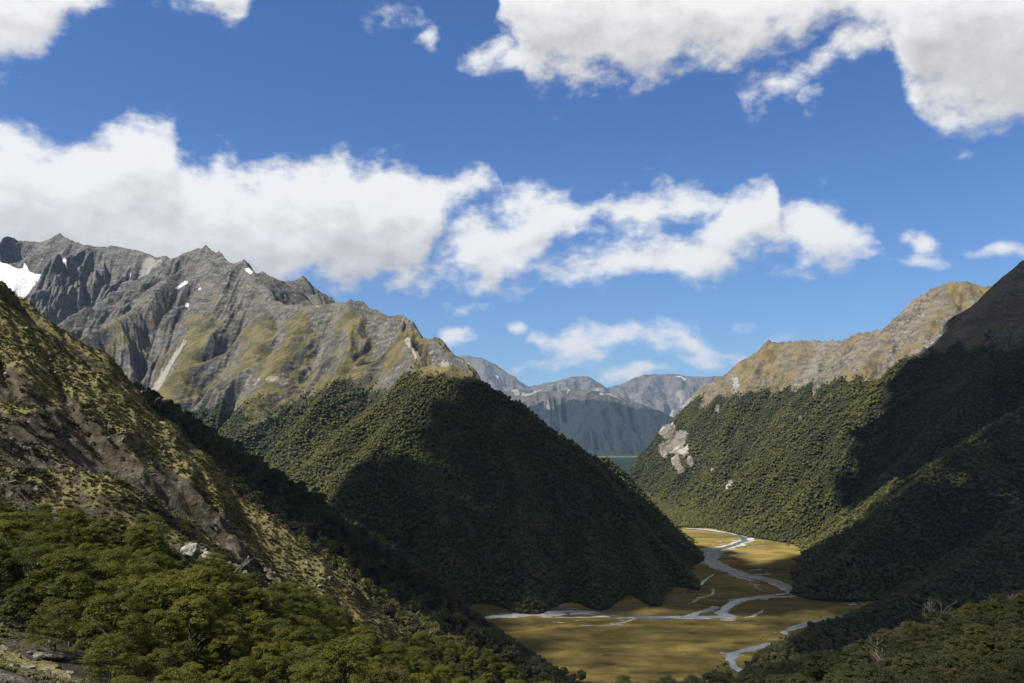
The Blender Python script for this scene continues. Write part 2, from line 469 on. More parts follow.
def _tps(r2): return 0.5 * r2 * np.log(r2 + 1e-9)


_n = len(_c)
_K = _tps(((_c[:, None] - _c[None]) ** 2).sum(-1)) + np.eye(_n) * 0.002
_A = np.zeros((_n + 3, _n + 3)); _A[:_n, :_n] = _K; _A[:_n, _n] = 1; _A[:_n, _n + 1:] = _c; _A[_n, :_n] = 1; _A[_n + 1:, :_n] = _c.T
_w = np.linalg.solve(_A, np.concatenate([ctrl[:, 2], np.zeros(3)]))
_bx0, _by0, _bs = -620, -120, 5.0
_X, _Y = np.meshgrid(np.arange(_bx0, 560, _bs), np.arange(_by0, 900, _bs))
_Z = np.full(_X.shape, _w[_n]) + _w[_n + 1] * _X / 100 + _w[_n + 2] * _Y / 100
for i in range(_n):
    _Z += _w[i] * _tps((_X / 100 - _c[i, 0]) ** 2 + (_Y / 100 - _c[i, 1]) ** 2)
_gy, _gx = np.gradient(_Z, _bs)
bank_edge = np.array([G(px, py, 0)[:2] for px, py in [(0, 0)]]) if False else None


def treed(x, y):
    """1 on the tree bank and bushy spur, 0 on the open hillside"""
    px = 512 + FPX * x / np.maximum(y, 1)
    far = np.interp(px, [-300, 0, 60, 130, 200, 260, 300, 360, 430, 520], [190, 168, 168, 170, 170, 172, 180, 235, 430, 470])
    far = far - 32 * np.exp(-((px - 197) / 17.0) ** 2)
    near = np.interp(px, [-300, 0, 60, 110, 160, 220, 300], [95, 84, 76, 66, 50, 40, 30])
    w = 9 * fbm(x, y, 40, 3, seed=900)
    return sstep(-6, 6, far - y + w) * sstep(-4, 4, y - near + w * 0.6)


def near_h(x, y, fine=True):
    b = bilin(_Z, _bx0, _by0, _bs, x, y)
    gx = bilin(_gx, _bx0, _by0, _bs, x, y); gy = bilin(_gy, _bx0, _by0, _bs, x, y)
    gl = np.hypot(gx, gy) + 1e-4
    dx, dy = gy / gl, -gx / gl
    r = np.hypot(x, y)
    hill = sstep(60, 240, r) * (1 - treed(x, y)) * (x < 60)
    h = 0; hx = 0; hy = 0; a = 1.0; wl = 120.0
    for o in range(5):
        e, ex, ey = erosion(x / wl, y / wl, dx + hy * 1.2, dy - hx * 1.2, 700 + o)
        h = h + a * e; hx = hx + ex * a * 0.6; hy = hy + ey * a * 0.6; a *= 0.55; wl /= 2
    z = b + hill * (h - 0.3) * 9.0
    z = z + (hill * 10.0 + 0.8) * ridged(x, y, 48, 6, 0.58, 720)
    z = z + 0.5 * fbm(x, y, 9, 4, seed=740)
    near_h.last = (h, hill, gl)
    return z


# ------------------------------------------------------------------ ground meshes
def normals_of(X, Y, Z):
    dxu = np.gradient(X, axis=1); dyu = np.gradient(Y, axis=1); dzu = np.gradient(Z, axis=1)
    dxv = np.gradient(X, axis=0); dyv = np.gradient(Y, axis=0); dzv = np.gradient(Z, axis=0)
    nx = dyu * dzv - dzu * dyv; ny = dzu * dxv - dxu * dzv; nz = dxu * dyv - dyu * dxv
    l = np.sqrt(nx * nx + ny * ny + nz * nz) + 1e-9
    s = np.where(nz < 0, -1, 1)
    return nx / l * s, ny / l * s, nz / l * s


def to_px(x, y, z):
    vy = y * CP + (z - HC) * SP; vz = -y * SP + (z - HC) * CP
    vy = np.maximum(vy, 1)
    return 512 + FPX * x / vy, 341.5 - FPX * vz / vy


def cover_left_peaks(x, y, z, nz, h):
    n1 = fbm(x, y, 500, 5, seed=301); n2 = fbm(x, y, 120, 4, seed=302)
    treel = 430 + 90 * n1 + np.clip((x + 1500) * 0.06, -160, 60) - 60 * (h < 0.2)
    forest = sstep(75, -75, z - treel + 80 * n2)
    # tussock: brown-gold on the middle spurs and gentle ground below 1150 m
    grass = sstep(0.48, 0.80, nz + 0.25 * n2 + 0.15 * n1) * sstep(1250, 700, z + 200 * n1) * 0.95
    grass = np.maximum(grass, sstep(300, 0, np.abs(z - treel)) * 0.72 * sstep(0.45, 0.7, nz + 0.2 * n2))
    scree = sstep(-0.2, -0.65, h) * sstep(-0.1, 0.25, n1 + 0.1) * sstep(420, 560, z) * 0.7
    return forest, grass, scree


def cover_generic(tl, var, gtop, gbot):
    def f(x, y, z, nz, h):
        n1 = fbm(x, y, 420, 5, seed=311); n2 = fbm(x, y, 110, 4, seed=312)
        treel = tl + var * n1
        forest = sstep(25, -25, z - treel + 60 * n2 - 20 * (h - 0.3))
        grass = sstep(0.50, 0.80, nz + 0.3 * n2 + 0.2 * n1)
        scree = np.zeros_like(x)
        return forest, grass, scree
    return f


def build_massif(name, mf, mat, grid, cover, snow=None, extra=None):
    X, Y = polar(*grid)
    Z = mf(X, Y); h = mf.last[2]
    nx, ny, nz = normals_of(X, Y, Z)
    forest, grass, scree = cover(X, Y, Z, nz, h)
    sn = snow(X, Y, Z, nz) if snow else np.zeros_like(X)
    if snow: 
        fill = sn * (sn > 0.905) if name == 'mountain_range' else sn * 0
        Z = Z * (1 - fill) + fill * (mf.last[0] + 4 * fbm(X, Y, 60, 3, seed=66))
    if extra: forest, grass, scree, Z = extra(X, Y, Z, forest, grass, scree)
    Z = np.maximum(Z, -80)
    V = np.stack([X, Y, Z], -1).reshape(-1, 3)
    Fc = grid_faces(*X.shape)
    low = mf.last[0].ravel() < -9 if name in ('valley_side', 'mountain_shoulder', 'forested_mountain', 'wooded_spur') else Z.ravel() < -55
    Fc = Fc[~low[Fc].all(1)]
    me = mesh_from(name, V, Fc, mat, True, dict(forest=forest, grass=grass, scree=scree, snow=sn))
    o = link(name, me); tag(o, kind='structure')
    return o


M_peaks = terrain_mat("alpine_rock", (0.062, 0.060, 0.059), (0.175, 0.165, 0.148), (0.33, 0.31, 0.275), (0.072, 0.070, 0.026), (0.160, 0.132, 0.056), (0.030, 0.036, 0.016), 0.55, strata=(1.0, 0.4, 0.3), sz=0.12)
M_brown = terrain_mat("tussock_and_rock", (0.095, 0.085, 0.070), (0.23, 0.205, 0.17), (0.42, 0.40, 0.36), (0.10, 0.084, 0.036), (0.20, 0.155, 0.068), (0.028, 0.034, 0.015), 0.8)
M_far = terrain_mat("distant_rock", (0.10, 0.092, 0.08), (0.19, 0.175, 0.15), (0.33, 0.31, 0.28), (0.06, 0.058, 0.035), (0.10, 0.088, 0.055), (0.026, 0.032, 0.017), 0.12)
M_hill = terrain_mat("grassy_hillside", (0.045, 0.037, 0.024), (0.095, 0.078, 0.052), (0.20, 0.17, 0.13), (0.115, 0.108, 0.042), (0.22, 0.19, 0.080), (0.035, 0.035, 0.018), 3.2, strata=(0.5, 0.4, 0.2))


def snow_peaks(x, y, z, nz):
    px, py = to_px(x, y, z)
    s = np.zeros_like(x)
    return s


def blob(x, y, c, r, n):
    return np.exp(-(((x - c[0]) / r[0]) ** 2 + ((y - c[1]) / r[1]) ** 2) * n)


SNOW = []


SNOW_POLY = [[(-30, 256), (-6, 259), (10, 264), (21, 268), (25, 260), (27, 260), (30, 270), (46, 274), (70, 278), (58, 282), (38, 281), (14, 274), (-8, 269), (-30, 266)],
             [(175, 287), (187, 281), (188, 283), (178, 288)], [(199, 288), (202, 287), (202, 289), (199, 290)], [(185, 304), (189, 304), (189, 307), (185, 307)],
             [(244, 268), (249, 267), (254, 272), (250, 274)], [(128, 272), (130, 272), (130, 275), (128, 275)]]


def poly_in(poly, x, y):
    c = np.zeros(x.shape, bool)
    for (x1, y1), (x2, y2) in zip(poly, poly[1:] + poly[:1]):
        c ^= ((y1 > y) != (y2 > y)) & (x < (x2 - x1) * (y - y1) / (y2 - y1 + 1e-9) + x1)
    return c


def snow_left(x, y, z, nz):
    px, py = to_px(x, y, left_peaks.last[0])
    px = px + 2.2 * fbm(x, y, 150, 4, seed=410); py = py + 1.8 * fbm(x, y, 110, 4, seed=411)
    s = np.zeros(x.shape, bool)
    s |= poly_in(SNOW_POLY[0], px, py)
    s = (s & (y > 4300)).astype(float)
    for _ in range(2):
        s[1:-1] = (s[:-2] + s[1:-1] * 2 + s[2:]) / 4; s[:, 1:-1] = (s[:, :-2] + 2 * s[:, 1:-1] + s[:, 2:]) / 4
    px, py = to_px(x, y, z)
    px = px + 2.2 * fbm(x, y, 150, 4, seed=410); py = py + 1.8 * fbm(x, y, 110, 4, seed=411)
    small = np.zeros(x.shape, bool)
    for q in SNOW_POLY[1:]: small |= poly_in(q, px, py)
    s[small & (y > 4300)] = 0.9
    return s


build_massif("mountain_range", left_peaks, M_peaks, (-140, 600, 1150, 2500, 7900, 900), cover_left_peaks, snow_left)


def cover_knob(x, y, z, nz, h):
    n1 = fbm(x, y, 300, 5, seed=321); n2 = fbm(x, y, 70, 4, seed=322)
    forest = sstep(32, -32, z - (476 + 22 * n1) + 24 * n2)
    grass = np.full_like(x, 0.85) + 0.2 * n2
    return forest, grass, np.zeros_like(x)


build_massif("forested_mountain", knob, M_brown, (200, 760, 560, 1450, 3100, 420), cover_knob)


CLIFFS = [(P(672, 436, 5150), (110, 220), 1.0), (P(683, 455, 5000), (60, 120), 0.9), (P(730, 490, 4300), (22, 70), 1.0), (P(695, 470, 4800), (40, 60), 0.8)]


def cover_right(x, y, z, nz, h):
    n1 = fbm(x, y, 420, 5, seed=331); n2 = fbm(x, y, 90, 4, seed=332); n3 = fbm(x, y, 30, 3, seed=333)
    tl = 550 + 40 * n1
    tl = np.where(y > 4600, tl - 25 * sstep(4600, 5200, y), tl)
    forest = sstep(60, -60, z - tl + 60 * n2 - 30 * (h - 0.3))
    grass = 0.50 + 0.7 * n1 + 0.6 * n2 + 0.5 * (nz - 0.8)
    scree = np.zeros_like(x)
    px, py = to_px(x, y, z)
    for (cx, cy, rx, ry) in [(672, 436, 13, 20), (684, 458, 9, 13), (730, 490, 5, 11), (700, 428, 4, 7), (757, 482, 4, 4), (690, 470, 8, 4)]:
        pass
    return forest, grass, scree


CLIFF_SPOTS = [(668, 432, 9, 9), (680, 438, 8, 9), (672, 446, 12, 10), (664, 450, 6, 8), (684, 452, 5, 6), (690, 461, 4, 6), (680, 470, 4, 5), (676, 462, 5, 7),
               (730, 487, 4, 8), (727, 495, 3, 5), (757, 482, 3, 4), (717, 410, 3, 6), (735, 385, 5, 9), (818, 380, 4, 9), (712, 470, 2.5, 2.5), (822, 440, 2, 2), (800, 418, 2.5, 2), (814, 392, 2, 5)]


def right_extra(x, y, z, forest, grass, scree):
    px, py = to_px(x, y, z)
    n = fbm(x, y, 70, 5, seed=340); nn = fbm(x, y, 260, 3, seed=341)
    m = np.zeros_like(x)
    for (cx, cy, rx, ry) in CLIFF_SPOTS:
        m = np.maximum(m, np.exp(-((px - cx) / rx) ** 2 - ((py - cy) / ry) ** 2))
    k = sstep(0.34, 0.46, m + 0.45 * n) * (y > 3000)
    forest = forest * (1 - k); grass = grass * (1 - k)
    scree = np.maximum(scree, k * np.clip(0.02 + 1.9 * n + 0.6 * nn, 0, 0.8))
    return forest, grass, scree, z


build_massif("valley_side", right_range, M_brown, (590, 1110, 760, 2700, 6100, 700), cover_right, extra=right_extra)


def cover_peak(x, y, z, nz, h):
    n1 = fbm(x, y, 300, 5, seed=351); n2 = fbm(x, y, 80, 4, seed=352)
    forest = sstep(70, -70, z - (610 + 70 * n1) + 60 * n2)
    return forest, 0.45 + 0.8 * n2 + 0.4 * n1, np.zeros_like(x)


build_massif("mountain_shoulder", near_peak, M_brown, (700, 1180, 600, 1080, 3700, 460), cover_peak)


def cover_all(x, y, z, nz, h):
    o = np.ones_like(x)
    return o, o * 0, o * 0


build_massif("wooded_spur", left_spur, M_brown, (-60, 620, 420, 520, 1500, 260), cover_all)


def cover_plateau(x, y, z, nz, h):
    n1 = fbm(x, y, 1600, 5, seed=361); n2 = fbm(x, y, 400, 4, seed=362)
    forest = sstep(120, -120, z - (1080 + 300 * n1) + 200 * n2)
    return forest, 0.6 + n2, sstep(0.25, 0.4, n2) * 0.8


build_massif("plateau_mountain", far_plateau, M_far, (430, 800, 460, 17000, 23500, 260), cover_plateau)


def cover_far(x, y, z, nz, h):
    n2 = fbm(x, y, 900, 4, seed=372)
    return sstep(200, -200, z - 900), 0.25 + 0.5 * n2, sstep(0.05, 0.35, n2) * sstep(2300, 1700, z) * 0.9  # pale scree stops below the tops, standing in for shade from clouds


def snow_far(x, y, z, nz):
    n = fbm(x, y, 500, 4, seed=373)
    return sstep(0.3, 0.4, n) * sstep(2100, 2400, z) * 0.9


build_massif("distant_range", far_range, M_far, (420, 800, 560, 26500, 33000, 260), cover_far, snow_far)

# near hillside
X, Y = polar(-330, 1330, 1500, 14, 640, 900, 0.8)
Z = near_h(X, Y)
h_, hill_, gl_ = near_h.last
nx, ny, nz = normals_of(X, Y, Z)
n1 = fbm(X, Y, 60, 5, seed=501); n2 = fbm(X, Y, 14, 4, seed=502)
tr_ = treed(X, Y)
grass_ = 0.12 + 0.88 * sstep(-0.15, 0.4, h_ * 0.8 + n1 + 0.35 * n2 + 0.12) + 0.35 * sstep(320, 430, Y) - 0.30 * sstep(0.75, 0.5, nz)
corner = sstep(90, 70, Y) * (X < 0)
grass_ = grass_ - 0.28 * sstep(385, 290, Y) * (X < -40)
grass_ = grass_ * (1 - corner) + corner * (0.45 + n2)
scree_ = corner * sstep(0.0, 0.3, n2 + 0.1) * 0.4 + sstep(0.3, 0.42, n2 * 0.7 + n1 * 0.5 - 0.1) * hill_ * 0.6
me = mesh_from("hillside", np.stack([X, Y, Z], -1).reshape(-1, 3), grid_faces(*X.shape), M_hill, True,
               dict(forest=tr_, grass=grass_, scree=scree_, snow=X * 0))
tag(link("hillside", me), kind='structure')
# ground behind and under the camera joins the hillside
X, Y = np.meshgrid(np.linspace(-560, 540, 180), np.linspace(-110, 16, 40))
Z = near_h(X, Y) - 0.4
me = mesh_from("hillside_behind", np.stack([X, Y, Z], -1).reshape(-1, 3), grid_faces(*X.shape), M_hill, True, dict(forest=X * 0, grass=X * 0 + 0.8, scree=X * 0, snow=X * 0))
tag(link("hillside_terrain", me), kind='structure')

# ------------------------------------------------------------------ valley floor
# one sheet to the horizon
m, nt = new_mat("valley_ground"); t = NT(nt)
geo = t.n('ShaderNodeNewGeometry'); pos = geo.outputs['Position']
nb = t.noise(pos, 0.0006, 5, 0.6); ns = t.noise(pos, 0.01, 4, 0.6)
c = t.mix(t.ramp(nb, 0.35, 0.65), (0.020, 0.030, 0.016), (0.034, 0.046, 0.020))
c = t.mix(t.math('MULTIPLY', t.ramp(ns, 0.4, 0.7), 0.4), c, (0.012, 0.018, 0.010))
sy = t.n('ShaderNodeSeparateXYZ'); nt.links.new(pos, sy.inputs[0])
c = t.mix(t.ramp(t.math('ADD', sy.outputs[1], t.math('MULTIPLY', nb, 1500)), 16300, 16900), c, (0.11, 0.125, 0.055))  # far plain in paler green, its sunlit look put into the colour
d = t.n('ShaderNodeBsdfDiffuse'); t.put(d.inputs['Color'], c)
bp = t.n('ShaderNodeBump', Strength=1.0, Distance=25.0, Height=ns); nt.links.new(bp.outputs[0], d.inputs['Normal'])
nt.links.new(d.outputs[0], t.n('ShaderNodeOutputMaterial').inputs[0])
gx, gy = np.meshgrid(np.linspace(-34000, 34000, 120), np.linspace(-6000, 38000, 120))
me = mesh_from("ground", np.stack([gx, gy, gx * 0 - 2.0], -1).reshape(-1, 3), grid_faces(120, 120), m)
tag(link("ground", me), kind='structure')

# tussock flats: gently uneven sheet
m, nt = new_mat("tussock_flat"); t = NT(nt)
geo = t.n('ShaderNodeNewGeometry'); pos = geo.outputs['Position']
nb = t.noise(t.mapping(pos, (0.0028, 0.0060, 0), (0, 0, 0.35)), 1.0, 5, 0.6, dist=0.8)
nm = t.noise(t.mapping(pos, (0.010, 0.028, 0), (0, 0, -0.3)), 1.0, 6, 0.65, dist=0.6)
nf = t.noise(pos, 0.16, 5, 0.7)
c = t.mix(t.ramp(nb, 0.36, 0.62), (0.155, 0.125, 0.040), (0.30, 0.222, 0.070))
c = t.mix(t.math('MULTIPLY', t.ramp(nm, 0.42, 0.66), 0.75), c, (0.085, 0.082, 0.028))
c = t.mix(t.math('MULTIPLY', t.ramp(nf, 0.5, 0.75), 0.5), c, (0.075, 0.062, 0.028))
c = t.mix(t.math('MULTIPLY', t.ramp(t.noise(pos, 0.005, 4, 0.6, dist=1.0), 0.56, 0.66), 0.8), c, (0.33, 0.23, 0.075))
d = t.n('ShaderNodeBsdfDiffuse'); t.put(d.inputs['Color'], c)
bp = t.n('ShaderNodeBump', Strength=1.0, Distance=1.6, Height=nf); nt.links.new(bp.outputs[0], d.inputs['Normal'])
nt.links.new(d.outputs[0], t.n('ShaderNodeOutputMaterial').inputs[0])
X, Y = polar(370, 960, 300, 900, 3300, 240)
me = mesh_from("flats", np.stack([X, Y, 0.25 * fbm(X, Y, 120, 4, seed=601)], -1).reshape(-1, 3), grid_faces(*X.shape), m)
tag(link("flats", me), kind='structure')


def flat_z(x, y): return 0.25 * fbm(x, y, 120, 4, seed=601)


PATHS = [  # px, py, width in metres (the wider bed of pale gravel)
    [(640, 524, 30), (677, 527, 34), (700, 529, 40), (726, 532, 46), (744, 536, 52), (747, 540, 60), (736, 545, 72), (716, 549, 80), (706, 555, 80), (711, 562, 72), (722, 568, 70), (742, 574, 62), (762, 579, 50), (780, 586, 42), (792, 592, 38), (799, 596, 34)],
    [(792, 593, 26), (812, 596, 20), (832, 597, 18), (850, 600, 14), (858, 604, 20), (868, 608, 16)],
    [(800, 596, 22), (776, 597, 24), (752, 599, 22), (738, 603, 20), (727, 608, 20), (720, 613, 20), (722, 617, 18), (735, 618, 12)],
    [(724, 616, 20), (696, 617, 26), (662, 618, 26), (640, 617, 24), (625, 614, 18), (608, 613, 22), (592, 611, 50), (570, 611, 66), (545, 613, 76), (520, 615, 66), (500, 617, 54), (475, 617, 44), (450, 614, 30), (425, 612, 30), (395, 610, 30)],
    [(640, 617, 16), (620, 618, 10), (600, 617, 16), (575, 618, 14), (545, 617, 16)],
    [(712, 607, 22), (698, 612, 26), (690, 616, 20)],
    [(640, 617, 8), (628, 621, 10), (612, 624, 9), (580, 626, 6)],
    [(716, 589, 7), (714, 593, 8), (706, 598, 6), (690, 604, 5)],
    [(763, 609, 6), (760, 614, 12), (752, 617, 14), (745, 618, 8)],
    [(750, 581, 16), (742, 578, 22), (736, 575, 20)],
    [(750, 583, 4), (758, 588, 5), (764, 590, 3)],
    [(850, 613, 10), (820, 622, 20), (800, 626, 20), (789, 629, 20), (784, 632, 14), (786, 635, 8)],
    [(770, 643, 10), (760, 645, 16), (746, 650, 18), (736, 655, 18), (732, 660, 16), (734, 664, 14), (737, 669, 12), (742, 674, 10)],
    [(737, 667, 8), (742, 671, 9), (748, 672, 7)],
]
WATER = [
    [(640, 525, 10), (677, 528, 12), (700, 530, 12), (726, 533, 14), (742, 537, 16), (745, 541, 16), (732, 546, 18), (715, 550, 24), (708, 556, 30), (708, 562, 16), (722, 569, 14), (742, 573, 16), (762, 577, 18), (782, 585, 20), (795, 592, 22)],
    [(797, 592, 13), (776, 595, 13), (752, 598, 14), (736, 602, 14), (725, 607, 14), (718, 612, 14), (724, 615, 16), (731, 616, 12)],
    [(728, 616, 14), (696, 617, 12), (662, 618, 15), (640, 617, 16), (625, 614, 13), (608, 613, 14), (592, 610, 12), (570, 609, 12), (545, 610, 11), (520, 612, 11), (500, 615, 10), (475, 616, 10), (450, 615, 10), (425, 613, 10)],
    [(850, 613, 5), (820, 621, 10), (800, 625, 10), (789, 628, 9), (784, 631, 7)],
    [(768, 643, 6), (756, 646, 11), (743, 650, 12), (734, 655, 13), (732, 660, 12), (734, 664, 10), (736, 669, 8)],
    [(712, 574, 4), (700, 585, 5), (680, 597, 5), (640, 606, 5), (600, 609, 5)],
    [(822, 595, 5), (835, 596, 6)],
    [(853, 601, 5), (860, 605, 9)],
]
M_gravel = simple_mat("river_gravel", (0.34, 0.335, 0.31), (0.56, 0.555, 0.53), 0.06, 0.9, 0.35, 0.65)


def channel(paths, x, y, ws=1.0):
    """distance to the nearest channel line over its half width"""
    best = np.full(x.shape, 9.0)
    for pts in paths:
        w = [(*G(a, b)[:2], c) for a, b, c in pts]
        for (ax, ay, aw), (bx, by, bw) in zip(w[:-1], w[1:]):
            L2 = (bx - ax) ** 2 + (by - ay) ** 2 + 1e-6
            t_ = np.clip(((x - ax) * (bx - ax) + (y - ay) * (by - ay)) / L2, 0, 1)
            d_ = np.hypot(x - ax - t_ * (bx - ax), y - ay - t_ * (by - ay))
            best = np.minimum(best, d_ / (0.5 * ws * (aw + (bw - aw) * t_)))
    return best


X, Y = polar(400, 900, 1150, 1080, 3350, 1000)
wx = X + 16 * fbm(X, Y, 110, 4, seed=611) + 4 * fbm(X, Y, 22, 3, seed=613); wy = Y + 22 * fbm(X, Y, 110, 4, seed=612) + 5 * fbm(X, Y, 22, 3, seed=614)
gd = channel(PATHS, wx, wy, 0.72); wd_ = channel(WATER, X + (wx - X) * 0.8, Y + (wy - Y) * 0.8, 1.45)
streak = ridged(X / 2.2, Y, 60, 4, 0.6, 640)
gn = fbm(X / 1.6, Y, 45, 4, seed=620)
gmask = (gd + 0.75 * gn < 0.95) | ((gd < 3.4) & (streak + 0.4 * gn > 0.30))
bars = fbm(X / 2.0, Y, 36, 4, seed=630)
wmask = (wd_ + 0.5 * bars < 0.85) | ((gd < 0.8) & (ridged(X / 2.0, Y, 75, 3, 0.5, 641) > 0.27))
V = np.stack([X, Y, flat_z(X, Y) + 0.10], -1).reshape(-1, 3)
Fc = grid_faces(*X.shape)


def part_of_grid(mask, lift):
    f = Fc[mask.ravel()[Fc].sum(1) >= 3]
    used_, inv = np.unique(f, return_inverse=True)
    return V[used_] + np.array([0, 0, lift]), inv.reshape(f.shape)


tag(link("riverbed", mesh_from("riverbed", *part_of_grid(gmask, 0.0), M_gravel)), kind='structure')
m, nt = new_mat("river_water"); t = NT(nt)
geo = t.n('ShaderNodeNewGeometry')
nw = t.noise(geo.outputs['Position'], 0.5, 4, 0.6)
d = t.n('ShaderNodeBsdfPrincipled', Roughness=0.16)
t.put(d.inputs['Base Color'], t.mix(t.ramp(t.noise(geo.outputs['Position'], 0.03, 3, 0.6), 0.4, 0.6), (0.10, 0.14, 0.15), (0.20, 0.25, 0.26)))
bp = t.n('ShaderNodeBump', Strength=0.25, Distance=0.3, Height=nw); nt.links.new(bp.outputs[0], d.inputs['Normal'])
nt.links.new(d.outputs[0], t.n('ShaderNodeOutputMaterial').inputs[0])
tag(link("river", mesh_from("river", *part_of_grid(wmask, 0.12), m)), kind='structure')


# ------------------------------------------------------------------ plants
def icosphere(sub):
    import bmesh
    bm = bmesh.new(); bmesh.ops.create_icosphere(bm, subdivisions=sub, radius=1)
    v = np.array([x.co[:] for x in bm.verts]); f = np.array([[q.index for q in x.verts] for x in bm.faces]); bm.free()
    return v, f


ICO1, ICO2, ICO3 = icosphere(1), icosphere(2), icosphere(3)


def sph_noise(v, fr, seed):
    return perlin(v[:, 0] * fr + v[:, 2] * fr * 0.7 + seed * 3.1, v[:, 1] * fr - v[:, 2] * fr * 0.6 + seed, seed)


def lump_crown(seed, ico=ICO2, lobes=5):
    """distant tree crown: a few lumps with rough leafy skin"""
    r = random.Random(seed); V = []; Fc = []; n = 0
    for k in range(lobes):
        v, f = ico; s = r.uniform(0.42, 0.66) if k else 0.78
        a = r.uniform(0, 6.28); d = 0 if k == 0 else r.uniform(0.35, 0.62)
        w = v * (1 + 0.28 * sph_noise(v, 2.3, seed * 7 + k)[:, None] + 0.22 * sph_noise(v, 5.0, seed * 5 + k)[:, None])
        w = w * np.array([s, s, s * 0.85]) + np.array([math.cos(a) * d, math.sin(a) * d, 0.55 + (r.uniform(-0.25, 0.3) if k else 0.15)])
        V.append(w); Fc.append(f + n); n += len(v)
    return np.vstack(V), np.vstack(Fc)


def leaf_quads(centres, normals, size, r):
    n = len(centres)
    a = r.normal(size=(n, 3)); u = np.cross(normals, a); u /= np.linalg.norm(u, axis=1)[:, None] + 1e-9
    v = np.cross(normals, u)
    s = size * r.uniform(0.6, 1.3, (n, 1))
    k = r.uniform(0.55, 1.0, (n, 1))
    q = np.stack([centres + u * s, centres + v * s * k, centres - u * s, centres - v * s * k], 1).reshape(-1, 3)
    return q, np.arange(4 * n).reshape(-1, 4)


def leafy_crown(seed, r_, hgt, n_clump, per, leaf, flat=0.5, base=0.35, cs=(0.20, 0.36)):
    """crown of leaf clumps held on layered boughs; local units are metres"""
    r = np.random.default_rng(seed); C = []; N = []
    cl = []
    for k in range(n_clump):
        t = r.uniform(0, 1) ** 0.8
        z = hgt * (base + (1 - base) * t)
        rad = r_ * math.sqrt(max(0.02, 1 - (t * 0.93) ** 2.0)) * r.uniform(0.35, 1.0) ** 0.5
        a = r.uniform(0, 2 * math.pi)
        cr = r_ * r.uniform(*cs)
        cl.append((math.cos(a) * rad, math.sin(a) * rad, z, cr))
        p = r.normal(size=(per, 3)); p /= np.linalg.norm(p, axis=1)[:, None]
        p *= r.uniform(0.55, 1.05, (per, 1)) ** 0.6
        p[:, 2] = np.where(p[:, 2] < 0, p[:, 2] * 0.45, p[:, 2])
        c = p * np.array([cr, cr, cr * flat]) + np.array(cl[-1][:3])
        nn = p * np.array([0.6, 0.6, 1.0]) + r.normal(size=(per, 3)) * 0.32 + np.array([0, 0, 0.7])
        nn /= np.linalg.norm(nn, axis=1)[:, None]
        C.append(c); N.append(nn)
    q, f = leaf_quads(np.vstack(C), np.vstack(N), leaf, r)
    return q, f, cl


def tube(V, Fc, pts, rads, seg=6):
    pts = [np.array(p, float) for p in pts]; base = len(V)
    for i, p in enumerate(pts):
        d = pts[min(i + 1, len(pts) - 1)] - pts[max(i - 1, 0)]; d /= np.linalg.norm(d) + 1e-9
        u = np.cross(d, (0.3, 0.9, 0.1)); u /= np.linalg.norm(u) + 1e-9; v = np.cross(d, u)
        for k in range(seg):
            a = 2 * math.pi * k / seg
            V.append(tuple(p + rads[i] * (math.cos(a) * u + math.sin(a) * v)))
    for i in range(len(pts) - 1):
        for k in range(seg):
            a, b = base + i * seg + k, base + i * seg + (k + 1) % seg
            Fc.append((a, b, b + seg, a + seg))


def trunk_mesh(seed, hgt, cl, rad, mat, name="trunk"):
    r = random.Random(seed); V = []; Fc = []
    top = hgt * 0.82; lean = (r.uniform(-.5, .5), r.uniform(-.5, .5))
    spine = [(lean[0] * t * t, lean[1] * t * t, -0.8 + (top + 0.8) * t) for t in np.linspace(0, 1, 7)]
    tube(V, Fc, spine, [rad * (1.35 if i == 0 else 1 - 0.13 * i) for i in range(7)], 7)
    for c in sorted(cl, key=lambda q: q[2])[::max(1, len(cl) // 14)]:
        t = max(0.15, min(0.95, (c[2] - 0.28 * hgt * r.uniform(0.4, 1)) / top))
        s = np.array([lean[0] * t * t, lean[1] * t * t, top * t]); e = np.array(c[:3])
        mid = (s + e) / 2 + np.array([0, 0, 0.25])
        tube(V, Fc, [s, mid, e], [rad * 0.42, rad * 0.28, rad * 0.08], 5)
    return mesh_from(name, V, Fc, mat)


